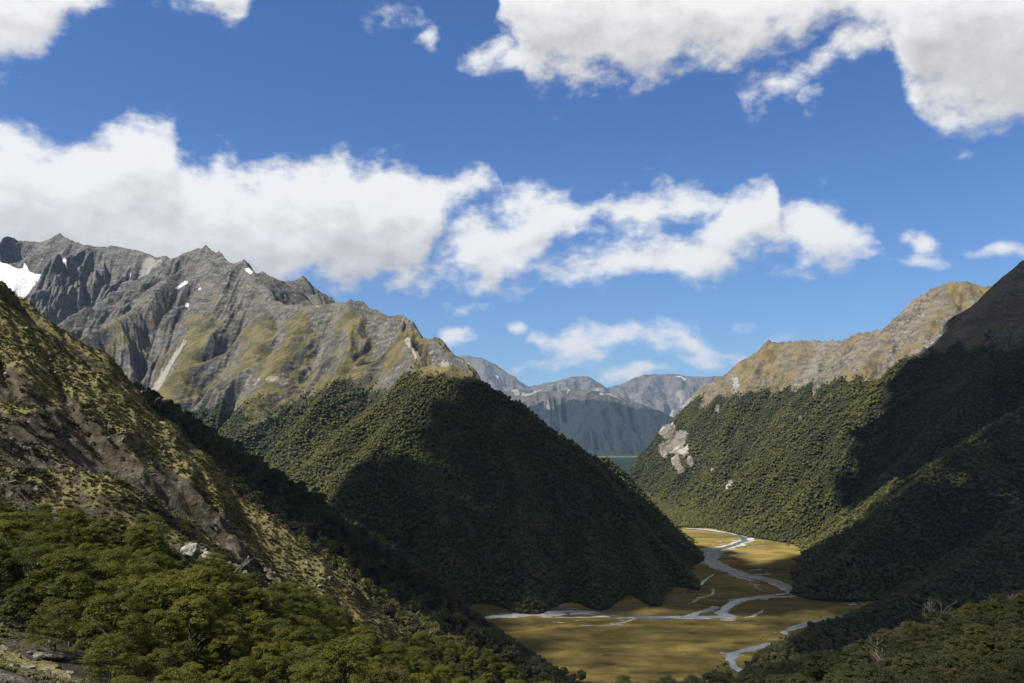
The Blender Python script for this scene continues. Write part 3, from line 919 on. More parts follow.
def stuff_points(name, pts, scl, rot, src_meshes, mat=None, tilt=None):
    """countless plants as one object: points carrying instances through geometry nodes"""
    me = bpy.data.meshes.new(name); me.vertices.add(len(pts)); me.vertices.foreach_set('co', np.asarray(pts, np.float32).ravel())
    a = me.attributes.new('scl', 'FLOAT_VECTOR', 'POINT'); a.data.foreach_set('vector', np.asarray(scl, np.float32).ravel())
    a = me.attributes.new('rotv', 'FLOAT_VECTOR', 'POINT'); a.data.foreach_set('vector', np.asarray(rot, np.float32).ravel())
    a = me.attributes.new('pick', 'INT', 'POINT'); a.data.foreach_set('value', RNG.integers(0, len(src_meshes), len(pts)).astype(np.int32))
    me.update()
    o = link(name, me); tag(o, kind='stuff')
    ng = bpy.data.node_groups.new(name, 'GeometryNodeTree')
    ng.interface.new_socket('Geometry', in_out='INPUT', socket_type='NodeSocketGeometry')
    ng.interface.new_socket('Geometry', in_out='OUTPUT', socket_type='NodeSocketGeometry')
    gi = ng.nodes.new('NodeGroupInput'); go = ng.nodes.new('NodeGroupOutput')
    g2i = ng.nodes.new('GeometryNodeGeometryToInstance')
    objs = []
    for k, sm in enumerate(src_meshes):
        so = bpy.data.objects.new(name + "_plant", sm); objs.append(so)
        oi = ng.nodes.new('GeometryNodeObjectInfo'); oi.inputs['Object'].default_value = so; oi.inputs['As Instance'].default_value = True
        ng.links.new(oi.outputs['Geometry'], g2i.inputs[0])
    iop = ng.nodes.new('GeometryNodeInstanceOnPoints')
    ng.links.new(gi.outputs[0], iop.inputs['Points']); ng.links.new(g2i.outputs[0], iop.inputs['Instance'])
    iop.inputs['Pick Instance'].default_value = True

    def named(nm, ty):
        n = ng.nodes.new('GeometryNodeInputNamedAttribute'); n.data_type = ty; n.inputs['Name'].default_value = nm
        return [q for q in n.outputs if q.enabled and q.name == 'Attribute'][0]
    ng.links.new(named('pick', 'INT'), iop.inputs['Instance Index'])
    ng.links.new(named('rotv', 'FLOAT_VECTOR'), iop.inputs['Rotation'])
    ng.links.new(named('scl', 'FLOAT_VECTOR'), iop.inputs['Scale'])
    ng.links.new(iop.outputs[0], go.inputs[0])
    md = o.modifiers.new('scatter', 'NODES'); md.node_group = ng
    return o


crowns_far = [mesh_from("far_crown", *lump_crown(s, ICO1, 5), M_leaf_far, False) for s in range(8)]
crowns_mid = []
for s in range(7):
    q, f, cl = leafy_crown(200 + s, 1.0, 1.35, 26, 26, 0.105, 0.7, 0.15)
    v2, f2 = lump_crown(60 + s, ICO1, 4)
    v2 = v2 * 0.8
    tri = np.concatenate([f2, f2[:, 2:3]], 1) + len(q)
    V = np.vstack([q, v2])
    me = bpy.data.meshes.new("mid_crown")
    me.from_pydata(V.tolist(), [], f.tolist() + (f2 + len(q)).tolist()); me.materials.append(M_leaf_far); me.update()
    crowns_mid.append(me)


def scatter_forest(name, mf, cover, extra, px0, px1, y0, y1, sp, meshes, rs=(0.45, 1.75), thr=0.5, skip=None, hs=1.15):
    """jittered world grid of trees over the forested part of a mountain"""
    xs0 = (px0 - 512) / FPX * (y1 if px0 < 512 else y0); xs1 = (px1 - 512) / FPX * (y1 if px1 > 512 else y0)
    X, Y = np.meshgrid(np.arange(xs0, xs1, sp), np.arange(y0, y1, sp))
    X = X + RNG.uniform(-.48, .48, X.shape) * sp; Y = Y + RNG.uniform(-.48, .48, X.shape) * sp
    px = 512 + FPX * X / Y
    ok = (px > px0) & (px < px1)
    X, Y = X[ok], Y[ok]
    gx = bilin(mf.gx, mf.x0, mf.y0, mf.step, X, Y); gy = bilin(mf.gy, mf.x0, mf.y0, mf.step, X, Y)
    b = bilin(mf.B, mf.x0, mf.y0, mf.step, X, Y)
    ok = (-gx * -X - gy * -Y + (HC - b)) / np.hypot(X, Y) > -0.25
    ok &= b > -25
    if skip is not None: ok &= ~skip(X, Y, b)
    X, Y, gx, gy = X[ok], Y[ok], gx[ok], gy[ok]
    Z = mf(X, Y); h = mf.last[2]
    nz = 1 / np.sqrt(1 + gx * gx + gy * gy)
    forest, grass, scree = cover(X, Y, Z, nz, h)
    if extra: forest, grass, scree, Z = extra(X, Y, Z, forest, grass, scree)
    # facing the viewpoint, or close under the crest
    vx, vy, vz = -X, -Y, HC - Z
    vl = np.sqrt(vx * vx + vy * vy + vz * vz)
    face = (-gx * vx - gy * vy + vz) * nz / vl
    ok = (forest + 0.8 * (RNG.uniform(size=X.shape) - 0.5) > thr) & (Z > -1) & (face > -0.2)
    X, Y, Z, fo = X[ok], Y[ok], Z[ok], forest[ok]
    n = len(X)
    s = sp * 0.56 * RNG.uniform(*rs, n) * (0.4 + 0.6 * np.clip(fo, 0, 1)) * (1 + 0.45 * fbm(X, Y, 60, 3, seed=88))
    scl = np.stack([s, s * RNG.uniform(0.85, 1.15, n), s * hs * RNG.uniform(0.75, 1.3, n)], 1)
    rot = np.stack([RNG.uniform(-.12, .12, n), RNG.uniform(-.12, .12, n), RNG.uniform(0, 6.28, n)], 1)
    print(name, n)
    return stuff_points(name, np.stack([X, Y, Z + s * RNG.uniform(-0.25, 0.9, n)], 1), scl, rot, meshes)


def hid_by_others(*mfs):
    def f(x, y, z):
        r = np.zeros(x.shape, bool)
        for q in mfs:
            x0, x1, y0, y1 = q.box
            ins = (x > x0) & (x < x1) & (y > y0) & (y < y1)
            b = bilin(q.B, q.x0, q.y0, q.step, x, y)
            r |= ins & (b > z + 10)
        return r
    return f


xx, yy = np.meshgrid(np.arange(150, 2000, 8.0), np.arange(3130, 5900, 8.0))
xx = xx + RNG.uniform(-4, 4, xx.shape); yy = yy + RNG.uniform(-4, 4, yy.shape)
ed_ = 40 * fbm(xx, yy, 150, 3, seed=655)
ok = (yy > 3140 + ed_) & (xx / yy > 0.06) & (xx / yy < 0.36) & (bilin(right_range.B, right_range.x0, right_range.y0, right_range.step, xx, yy) < 4)
xx, yy = xx[ok], yy[ok]; n = len(xx); s_ = 4.4 * RNG.uniform(0.5, 1.6, n)
stuff_points("forest", np.stack([xx, yy, s_ * 0.3], 1), np.stack([s_, s_, s_ * RNG.uniform(0.9, 1.5, n)], 1), np.stack([xx * 0, xx * 0, RNG.uniform(0, 6.28, n)], 1), crowns_far)
scatter_forest("forest", knob, cover_knob, None, 225, 745, 1480, 2760, 5.3, crowns_far, skip=hid_by_others(left_peaks))
scatter_forest("forest", left_peaks, cover_left_peaks, None, 150, 470, 2600, 4300, 7.0, crowns_far, skip=hid_by_others(knob))
scatter_forest("forest", right_range, cover_right, right_extra, 600, 1040, 2000, 3500, 6.2, crowns_far, skip=hid_by_others(near_peak))
scatter_forest("forest", right_range, cover_right, right_extra, 600, 960, 3500, 5700, 7.6, crowns_far, skip=hid_by_others(near_peak))
scatter_forest("forest", near_peak, cover_peak, None, 745, 1060, 1120, 1800, 5.4, crowns_far)
scatter_forest("forest", near_peak, cover_peak, None, 640, 1060, 1800, 3950, 6.3, crowns_far)
scatter_forest("forest", left_spur, cover_all, None, -30, 590, 640, 1350, 6.5, crowns_mid)


nq = 90000
a_ = RNG.uniform((430 - 512) / FPX, (880 - 512) / FPX, nq); y = np.sqrt(RNG.uniform(1100 ** 2, 3200 ** 2, nq)); x = a_ * y
edge = np.full(nq, -999.0)
for mf in (knob, near_peak, right_range, left_spur):
    x0, x1, y0, y1 = mf.box
    edge = np.where((x > x0) & (x < x1) & (y > y0) & (y < y1), np.maximum(edge, bilin(mf.B, mf.x0, mf.y0, mf.step, x, y)), edge)
near_toe = sstep(-10.5, -4, edge) ** 2
pr_ = near_toe * sstep(-0.1, 0.3, fbm(x, y, 90, 4, seed=650)) * 0.22
ok = (pr_ > RNG.uniform(size=nq)) & (edge < 2) & (channel(PATHS, x, y) > 1.3)
x, y = x[ok], y[ok]; n = len(x); s = RNG.uniform(0.8, 3.2, n) * (0.5 + 0.5 * near_toe[ok])
print('scrub', n)
stuff_points("shrubbery", np.stack([x, y, flat_z(x, y) + s * 0.2], 1), np.stack([s, s, s], 1), np.stack([x * 0, x * 0, RNG.uniform(0, 6.28, n)], 1), crowns_far)

# ---- near hillside: tussock and low shrubs
def tuft(seed):
    r = np.random.default_rng(seed); V = []; Fc = []
    for k in range(26):
        a = r.uniform(0, 6.28); l = r.uniform(0.5, 1.0); o = r.uniform(0, 0.25); b = a + 1.57
        x, y = math.cos(a), math.sin(a); w = 0.07
        p0 = np.array([x * o, y * o, 0]); p1 = np.array([x * (o + l * 0.35), y * (o + l * 0.35), l * 0.75]); p2 = np.array([x * (o + l * 0.85), y * (o + l * 0.85), l * 0.62])
        s = np.array([math.cos(b) * w, math.sin(b) * w, 0]); n = len(V)
        V += [tuple(p0 - s), tuple(p0 + s), tuple(p1 + s), tuple(p1 - s), tuple(p2)]
        Fc += [(n, n + 1, n + 2, n + 3), (n + 3, n + 2, n + 4, n + 4)]
    me = bpy.data.meshes.new("tuft"); me.from_pydata(V, [], [f if f[2] != f[3] else f[:3] for f in Fc]); me.materials.append(M_tussock); me.update()
    return me


tufts = [tuft(s) for s in range(5)]
shrubs = []
for s in range(5):
    q, f, cl = leafy_crown(300 + s, 1.0, 1.0, 14, 22, 0.13, 0.7, 0.1)
    shrubs.append(mesh_from("shrub", q, f, M_shrub, False))


def near_points(px0, px1, y0, y1, n, fn):
    a = RNG.uniform((px0 - 512) / FPX, (px1 - 512) / FPX, n); Yq = np.sqrt(RNG.uniform(y0 * y0, y1 * y1, n)); Xq = a * Yq
    k = fn(Xq, Yq) > RNG.uniform(size=n)
    Xq, Yq = Xq[k], Yq[k]
    return Xq, Yq, near_h(Xq, Yq)


def hill_grass(x, y):
    near_h(x, y); h = near_h.last[0]
    g = sstep(-0.15, 0.4, h * 0.8 + fbm(x, y, 60, 5, seed=501) + 0.35 * fbm(x, y, 14, 4, seed=502) + 0.1) - 0.22 * sstep(385, 290, y)
    return g * (1 - treed(x, y))


x, y, z = near_points(-120, 420, 170, 590, 120000, hill_grass)
n = len(x); s = RNG.uniform(0.5, 1.15, n)
stuff_points("tussock_grass", np.stack([x, y, z - 0.05], 1), np.stack([s, s, s * 0.9], 1), np.stack([x * 0, x * 0, RNG.uniform(0, 6.28, n)], 1), tufts)
x, y, z = near_points(-120, 480, 170, 590, 36000, lambda x, y: sstep(-0.05, 0.3, fbm(x, y, 45, 4, seed=777)) * (1 - treed(x, y)) * (0.2 + 0.35 * sstep(385, 290, y)))
n = len(x); s = RNG.uniform(0.5, 1.7, n)
stuff_points("shrubbery", np.stack([x, y, z - 0.1], 1), np.stack([s, s, s * 0.8], 1), np.stack([x * 0, x * 0, RNG.uniform(0, 6.28, n)], 1), shrubs)
x, y, z = near_points(-120, 330, 45, 90, 7000, lambda x, y: (1 - treed(x, y)) * sstep(-0.1, 0.2, fbm(x, y, 12, 3, seed=778)) * (x < -8))
n = len(x); s = RNG.uniform(0.2, 0.55, n)
stuff_points("grass", np.stack([x, y, z - 0.03], 1), np.stack([s, s, s], 1), np.stack([x * 0, x * 0, RNG.uniform(0, 6.28, n)], 1), tufts)

def rock_chip(seed):
    v, f = ICO2; w = v.copy(); r = np.random.default_rng(seed)
    for k in range(9):
        n = r.normal(size=3); n /= np.linalg.norm(n); t_ = w @ n; w = w - np.maximum(t_ - r.uniform(0.4, 0.8), 0)[:, None] * n
    return mesh_from("rock", w * np.array([1.2, 0.9, 0.7]), f, M_rubble, False)


rocks = [rock_chip(s) for s in range(6)]
x, y, z = near_points(-120, 480, 170, 480, 16000, lambda x, y: sstep(0.0, 0.35, fbm(x, y, 38, 4, seed=781)) * (1 - treed(x, y)))
n = len(x); s = 0.25 + 1.3 * RNG.uniform(0, 1, n) ** 3
stuff_points("rubble", np.stack([x, y, z], 1), np.stack([s, s, s * 0.9], 1), RNG.uniform(0, 6.28, (n, 3)), rocks)
x, y, z = near_points(-120, 330, 40, 92, 1500, lambda x, y: (1 - treed(x, y)) * (x < -5))
n = len(x); s = 0.06 + 0.45 * RNG.uniform(0, 1, n) ** 3
stuff_points("rubble", np.stack([x, y, z], 1), np.stack([s, s, s * 0.8], 1), RNG.uniform(0, 6.28, (n, 3)), rocks)

# ---- the trees of the bank and the bushes of the right spur
tree_kinds = []
for s in range(9):
    r_ = [3.1, 3.6, 2.7, 3.3, 4.0, 2.9, 3.4, 3.0, 3.7][s]; hg = [7.5, 8.5, 7.0, 8.0, 9.2, 7.8, 8.6, 6.6, 8.2][s]
    q, f, cl = leafy_crown(400 + s, r_, hg, 78, 190, 0.085, 0.55, 0.28, (0.15, 0.27))
    tree_kinds.append((mesh_from("crown", q, f, M_leaf_near, False), trunk_mesh(40 + s, hg, cl, 0.17, M_bark)))
bush_kinds = []
for s in range(6):
    r_ = [2.3, 2.8, 2.1, 2.6, 3.0, 2.4][s]; hg = [4.2, 4.8, 4.0, 5.0, 5.2, 4.4][s]
    q, f, cl = leafy_crown(500 + s, r_, hg, 52, 130, 0.09, 0.5, 0.25, (0.15, 0.28))
    bush_kinds.append((mesh_from("crown", q, f, M_leaf_bush, False), trunk_mesh(80 + s, hg, cl, 0.10, M_bark)))


def poisson(px0, px1, y0, y1, dist, ok, tries):
    out = []; cell = {}
    r = random.Random(int(px0 * 7 + y0))
    for _ in range(tries):
        a = r.uniform((px0 - 512) / FPX, (px1 - 512) / FPX); Yq = math.sqrt(r.uniform(y0 * y0, y1 * y1)); Xq = a * Yq
        ci, cj = int(Xq // dist), int(Yq // dist)
        if any((Xq - u) ** 2 + (Yq - v) ** 2 < dist * dist for i in (-1, 0, 1) for j in (-1, 0, 1) for (u, v) in cell.get((ci + i, cj + j), ())): continue
        if not ok(Xq, Yq): continue
        cell.setdefault((ci, cj), []).append((Xq, Yq)); out.append((Xq, Yq))
    return out


def sc(f, x, y): return float(f(np.array([x], float), np.array([y], float))[0])


def make_tree(name, kinds, k):
    o = bpy.data.objects.new(name, None); COL.objects.link(o)
    link("trunk", kinds[k][1], o); link("crown", kinds[k][0], o)
    return o


def copy_tree(src):
    c = src.copy(); COL.objects.link(c)
    for ch in src.children:
        d = ch.copy(); COL.objects.link(d); d.parent = c
    return c


def crest_y(px):
    return np.interp(px, [600, 640, 700, 760, 800, 850, 900, 950, 1024, 1100], [190, 195, 200, 205, 208, 210, 214, 218, 224, 232])


bank = poisson(-60, 620, 45, 560, 3.5, lambda x, y: sc(treed, x, y) > 0.5, 80000)
spur = poisson(560, 1100, 75, 250, 3.4, lambda x, y: y < crest_y(512 + FPX * x / y) + 12, 16000)


def in_view(x, y, z, m=25):
    px, py = to_px(np.array(x), np.array(y), np.array(z)); return bool((px > -m) & (px < 1024 + m) & (py < 683 + 3 * m))


bank = [(x, y, sc(near_h, x, y)) for x, y in bank]; bank = [p for p in bank if in_view(p[0], p[1], p[2] + 6)]
spur = [(x, y, sc(near_h, x, y)) for x, y in spur]; spur = [p for p in spur if in_view(p[0], p[1], p[2] + 4)]
bank.sort(key=lambda p: p[1]); spur.sort(key=lambda p: p[1])
print("bank", len(bank), "spur", len(spur))
N_BANK, N_SPUR = 230, 70
protos = [make_tree("beech_tree", tree_kinds, k) for k in range(9)]
used = [False] * 9
for i, (x, y, z) in enumerate(bank[:N_BANK]):
    k = random.randrange(9)
    o = protos[k] if not used[k] else copy_tree(protos[k]); used[k] = True
    s = random.choice([random.uniform(0.5, 0.8), random.uniform(0.7, 1.1)])
    s *= 0.62 if y < 62 else (0.8 if y < 85 else 1.0)
    o.location = (x, y, z - 0.3); o.rotation_euler = (random.uniform(-.06, .06), random.uniform(-.06, .06), random.uniform(0, 6.28)); o.scale = (s, s, s * random.uniform(0.85, 1.1))
    qx, qy = [float(v) for v in to_px(np.array(x), np.array(y), np.array(z + 5))]
    size = 'small' if s < 0.75 else 'broad'
    if y < 78: zone = 'in front of the wood at the bottom edge' if qx > 130 else 'in front beside the bare rocky corner'
    elif qx < 90: zone = 'behind the front row at the left edge'
    elif qy > 640: zone = 'low in the wood near the bottom edge'
    elif y > 140: zone = 'at the wood top under the grassy slope'
    elif qx < 210: zone = 'mid wood below the pale boulders'
    else: zone = 'in the wood part sloping toward the valley'
    tag(o, f'{size} green leafy beech tree {zone}', 'tree', f'{size} beech trees {zone}')
rest = bank[N_BANK:]
protos = [make_tree("bush", bush_kinds, k) for k in range(6)]; used = [False] * 6
for i, (x, y, z) in enumerate(spur[:N_SPUR]):
    k = random.randrange(6)
    o = protos[k] if not used[k] else copy_tree(protos[k]); used[k] = True
    s = random.uniform(0.75, 1.2)
    o.location = (x, y, z - 0.3); o.rotation_euler = (random.uniform(-.08, .08), random.uniform(-.08, .08), random.uniform(0, 6.28)); o.scale = (s, s, s * random.uniform(0.8, 1.1))
    qx = float(to_px(np.array(x), np.array(y), np.array(z + 3))[0])
    zone = 'near the foot of the spur beside the flats' if qx < 760 else ('in the middle of the spur at the bottom edge' if qx < 900 else 'at the bottom right corner of the picture')
    tag(o, f'dense olive green bush {zone}', 'bush', f'bushes {zone}')


def wood_from(name, pts, kinds, smin, smax):
    n = len(pts); r = RNG
    s = r.uniform(smin, smax, n)
    stuff_points(name, np.array(pts) - np.array([0, 0, 0.3]), np.stack([s, s, s * r.uniform(0.85, 1.1, n)], 1), np.stack([r.uniform(-.06, .06, n), r.uniform(-.06, .06, n), r.uniform(0, 6.28, n)], 1), kinds)


wood_from("woods", rest, [k[0] for k in tree_kinds], 0.5, 1.05)
wood_from("bushes_foliage", spur[N_SPUR:], [k[0] for k in bush_kinds], 0.75, 1.2)


# ---- dead trees
def dead_tree(seed, hgt):
    r = random.Random(seed); V = []; Fc = []

    def grow(p, d, l, rad, lev):
        pts = [p]
        for k in range(3):
            d = d + np.array([r.uniform(-.25, .25), r.uniform(-.25, .25), r.uniform(-.05, .15)]); d /= np.linalg.norm(d)
            pts.append(pts[-1] + d * l / 3)
        tube(V, Fc, pts, [rad, rad * .85, rad * .65, rad * .4], 5)
        if lev < 3:
            for k in range(5 if lev == 0 else 4):
                q = pts[r.choice([1, 2, 3])]; a = r.uniform(0, 6.28)
                nd = d * 0.6 + np.array([math.cos(a), math.sin(a), 0.35]) * 0.8; nd /= np.linalg.norm(nd)
                grow(q, nd, l * r.uniform(0.45, 0.65), rad * 0.5, lev + 1)
    grow(np.array([0, 0, -0.5]), np.array([0.05, 0.0, 1.0]), hgt, 0.13, 0)
    return mesh_from("dead_tree", V, Fc, M_dead)


for (px, py, Yd, hg, lab) in [
    (944, 655, 196, 7.5, 'bleached dead tree with a tall bare trunk rising from the bushes on the right spur'),
    (885, 668, 165, 5.5, 'small grey dead tree leaning among the bushes near the lower right edge of the photo'),
    (987, 640, 205, 4.5, 'short pale dead snag between bushes just right of the tallest dead tree'),
    (995, 640, 206, 4.2, 'rightmost short pale dead snag in the bushes on the right spur'),
    (1014, 618, 222, 5.0, 'grey bare dead tree on the crest of the bushy right spur'),
    (232, 600, 166, 6.0, 'pale grey leafless tree at the upper edge of the wood below the boulders'),
    (176, 545, 172, 4.5, 'pale twiggy dead shrub beside the white boulders above the wood'),
]:
    x, y, _ = P(px, py, Yd); o = link("dead_tree", dead_tree(int(px), hg * 0.85))
    o.location = (x, y, sc(near_h, x, y)); tag(o, lab, 'dead tree')


# ---- boulders
def ground_at(px, py, y0, y1):
    Ys = np.linspace(y0, y1, 400); q = np.array([P(px, py, v) for v in Ys])
    hz = near_h(q[:, 0], q[:, 1]); k = int(np.argmax(hz > q[:, 2]))
    print('ground', px, py, q[k], (hz > q[:, 2]).any())
    return q[k]


def boulder(seed, s):
    v, f = ICO3
    w = v.copy()
    r = np.random.default_rng(seed)
    for k in range(11):
        n = r.normal(size=3); n /= np.linalg.norm(n); d = r.uniform(0.55, 0.85)
        t = w @ n; w = w - np.maximum(t - d, 0)[:, None] * n
    w = w * (1 + 0.06 * sph_noise(v, 4, seed)[:, None]) * np.array(s)
    return mesh_from("boulder", w, f, M_boulder, False)


for (px, py, Yd, s, lab) in [
    (190, 556, 168, (2.4, 2.0, 2.6), 'large pale boulder with a dark recess standing above the wood'),
    (206, 558, 169, (2.2, 1.8, 1.7), 'pale flat topped boulder leaning just right of the larger boulder'),
    (124, 556, 172, (1.6, 1.5, 1.8), 'grey brown boulder half hidden between tree crowns on the bank'),
    (45, 655, 68, (1.6, 0.9, 0.35), 'flat pale rock lying on the bare ground at the lower left corner'),
    (28, 668, 60, (0.7, 0.6, 0.35), 'small rough rock below the flat pale rock at the lower left corner'),
]:
    x, y, _ = ground_at(px, py + 4, 40, 420); k_ = max(0.6, y / Yd)
    o = link("boulder", boulder(int(px), [v * k_ for v in s]))
    o.location = (x, y, sc(near_h, x, y) + s[2] * 0.35); o.rotation_euler = (0.1, 0.15, px); tag(o, lab, 'boulder')


# ------------------------------------------------------------------ unseen clouds added overhead, shaped to cast the valley's shade
m, nt = new_mat("shade_cloud_white"); t = NT(nt)
d = t.n('ShaderNodeBsdfDiffuse'); d.inputs[0].default_value = (0.85, 0.86, 0.88, 1)
nt.links.new(d.outputs[0], t.n('ShaderNodeOutputMaterial').inputs[0])
SHADE_CLOUD_Z = 3600.0


def inside(poly, x, y):
    c = np.zeros(x.shape, bool); n = len(poly)
    for i in range(n):
        x1, y1 = poly[i]; x2, y2 = poly[(i + 1) % n]
        cond = ((y1 > y) != (y2 > y)) & (x < (x2 - x1) * (y - y1) / (y2 - y1 + 1e-9) + x1)
        c ^= cond
    return c


def hit(px, py):
    """where the sight line through px, py meets the land"""
    Ys = np.concatenate([np.linspace(60, 900, 220), np.linspace(904, 6000, 900)])
    q = np.array([P(px, py, v) for v in Ys]); x, y = q[:, 0], q[:, 1]
    hz = flat_z(x, y)
    for mf in (left_peaks, knob, right_range, near_peak, left_spur):
        x0, x1, y0, y1 = mf.box
        hz = np.where((x > x0) & (x < x1) & (y > y0) & (y < y1), np.maximum(hz, bilin(mf.B, mf.x0, mf.y0, mf.step, x, y)), hz)
    hz = np.where((y < 640) & (x > -600) & (x < 540), np.maximum(hz, bilin(_Z, _bx0, _by0, _bs, x, y)), hz)
    k = int(np.argmax(hz > q[:, 2])) if (hz > q[:, 2]).any() else -1
    if k < 0:
        k = int(np.argmin(np.abs(np.hypot(x, y) - 2500))) if py > HORIZON else int(np.argmin(q[:, 2] - hz))
    return q[k]


def shade_cloud(poly, seed, rad=(110, 230), dens=1.0, lab='', ico=ICO2, even=0):
    """poly: picture outline of the shaded land, carried up the sun's direction to the cloud's height"""
    p = []
    for a in poly:
        h = hit(*a) if len(a) == 2 else np.array(a); p.append(h[:2] + SUN[:2] / SUN[2] * (SHADE_CLOUD_Z - h[2]))
    r = np.random.default_rng(seed); p = np.array(p)
    lo, hi = p.min(0), p.max(0); V = []; Fc = []; n = 0
    area = (hi - lo).prod(); cnt = int(area / (rad[0] * rad[0]) * dens)
    if even:
        gx_, gy_ = np.meshgrid(np.arange(lo[0], hi[0], even), np.arange(lo[1], hi[1], even))
        c = np.stack([gx_.ravel(), gy_.ravel()], 1); c = c + r.uniform(-0.35, 0.35, c.shape) * even
    else:
        c = r.uniform(lo, hi, (cnt, 2))
    c = c[inside(p.tolist(), c[:, 0], c[:, 1])]
    for k, q in enumerate(c):
        s = r.uniform(*rad); v, f = ico
        w = v * (1 + 0.25 * sph_noise(v, 2.0, seed + k)[:, None]) * np.array([s, s, s * 0.6])
        w = w + np.array([q[0], q[1], SHADE_CLOUD_Z + s * 0.5 + r.uniform(0, rad[0])])
        V.append(w); Fc.append(f + n); n += len(v)
    o = link("shade_cloud", mesh_from("shade_cloud", np.vstack(V), np.vstack(Fc), m))
    tag(o, lab, 'shade_cloud')
    return o


shade_cloud([(500, 402), (468, 402), (440, 425), (405, 450), (372, 476), (345, 498), (310, 540), (-420, 1500, 0), (-330, 1640, 0), (560, 1680, 0), (790, 1830, 0), (720, 2150, 0),
       *[tuple(np.array(P(*q)) + (110, 130, -50)) for q in ((678, 564, 1930), (652, 534, 2060), (609, 486, 2180), (570, 440, 2270), (525, 408, 2350))]], 1001, (60, 120), 0.9,
      lab='unseen cumulus blobs added overhead to shade the dark forested mountain')
shade_cloud([(-550, 1620, 0), (450, 1620, 0), (520, 2250, 0), (850, 2250, 0), (950, 1500, 0), (300, 900, 0), (-400, 900, 0)], 1003, (9, 13), 0.30,
      lab='thin unseen veil of blobs added overhead to half shade the near river flats', ico=ICO1, even=20.5)
shade_cloud([(1000, 275), (940, 340), (890, 400), (850, 490), (835, 520), (905, 480), (960, 440), (1040, 400), (1150, 350), (1150, 240), (1040, 245)], 1002, (55, 110), 0.9,
      lab='unseen cumulus blobs added overhead to shade the steep shoulder of the right valley side')
shade_cloud([(1040, 400), (960, 440), (905, 480), (845, 535), (850, 550), (900, 515), (960, 470), (1060, 430)], 1006, (9, 17), 0.24,
      lab='thin unseen veil of blobs added overhead to half shade the forested rib on the right', ico=ICO1)
shade_cloud([(1060, 430), (960, 470), (900, 515), (850, 550), (800, 560), (775, 568), (790, 600), (860, 604), (765, 662), (830, 665), (960, 610), (1060, 580), (1150, 540)], 1004, (55, 110), 0.9,
      lab='unseen cumulus blobs added overhead to shade the lower forest right of the flats')
shade_cloud([(20, 60, 285), (420, 60, 285), (460, 320, 270), (30, 320, 250)], 1005, (8, 15), 0.085,
      lab='sparse unseen veil of blobs added overhead to half shade the bushy right spur', ico=ICO1)

# ------------------------------------------------------------------ haze
m, nt = new_mat("haze_air"); t = NT(nt)
pv = t.n('ShaderNodeVolumePrincipled'); pv.inputs['Color'].default_value = (0.33, 0.57, 1.0, 1)
pv.inputs['Density'].default_value = 1.5e-5; pv.inputs['Anisotropy'].default_value = 0.1
nt.links.new(pv.outputs[0], t.n('ShaderNodeOutputMaterial').inputs['Volume'])
hx0, hx1, hy0, hy1, hz0, hz1 = -34500, 34500, -6500, 38500, -90, 3400
V = [(x, y, z) for z in (hz0, hz1) for y in (hy0, hy1) for x in (hx0, hx1)]
Fc = [(0, 2, 3, 1), (4, 5, 7, 6), (0, 1, 5, 4), (2, 6, 7, 3), (0, 4, 6, 2), (1, 3, 7, 5)]
tag(link("haze", mesh_from("haze", V, Fc, m, False)), kind='stuff')

# ------------------------------------------------------------------ sky with clouds
world = bpy.data.worlds.new("World"); scn.world = world; world.use_nodes = True
nt = world.node_tree; nt.nodes.clear(); t = NT(nt)
sky = t.n('ShaderNodeTexSky', _sky_type='NISHITA'); sky.sun_disc = False
sky.sun_elevation = SUN_EL; sky.sun_rotation = SUN_AZ; sky.altitude = 1800; sky.air_density = 1.0; sky.dust_density = 0.25; sky.ozone_density = 2.5
SKY_STR = 0.11

EL0, ELR, AZR = -0.1, 0.8, 0.66


def azel(px, py):
    x, y, z = P(px, py, 1000.0); z -= HC
    return math.atan2(x, y), math.atan2(z, math.hypot(x, y))


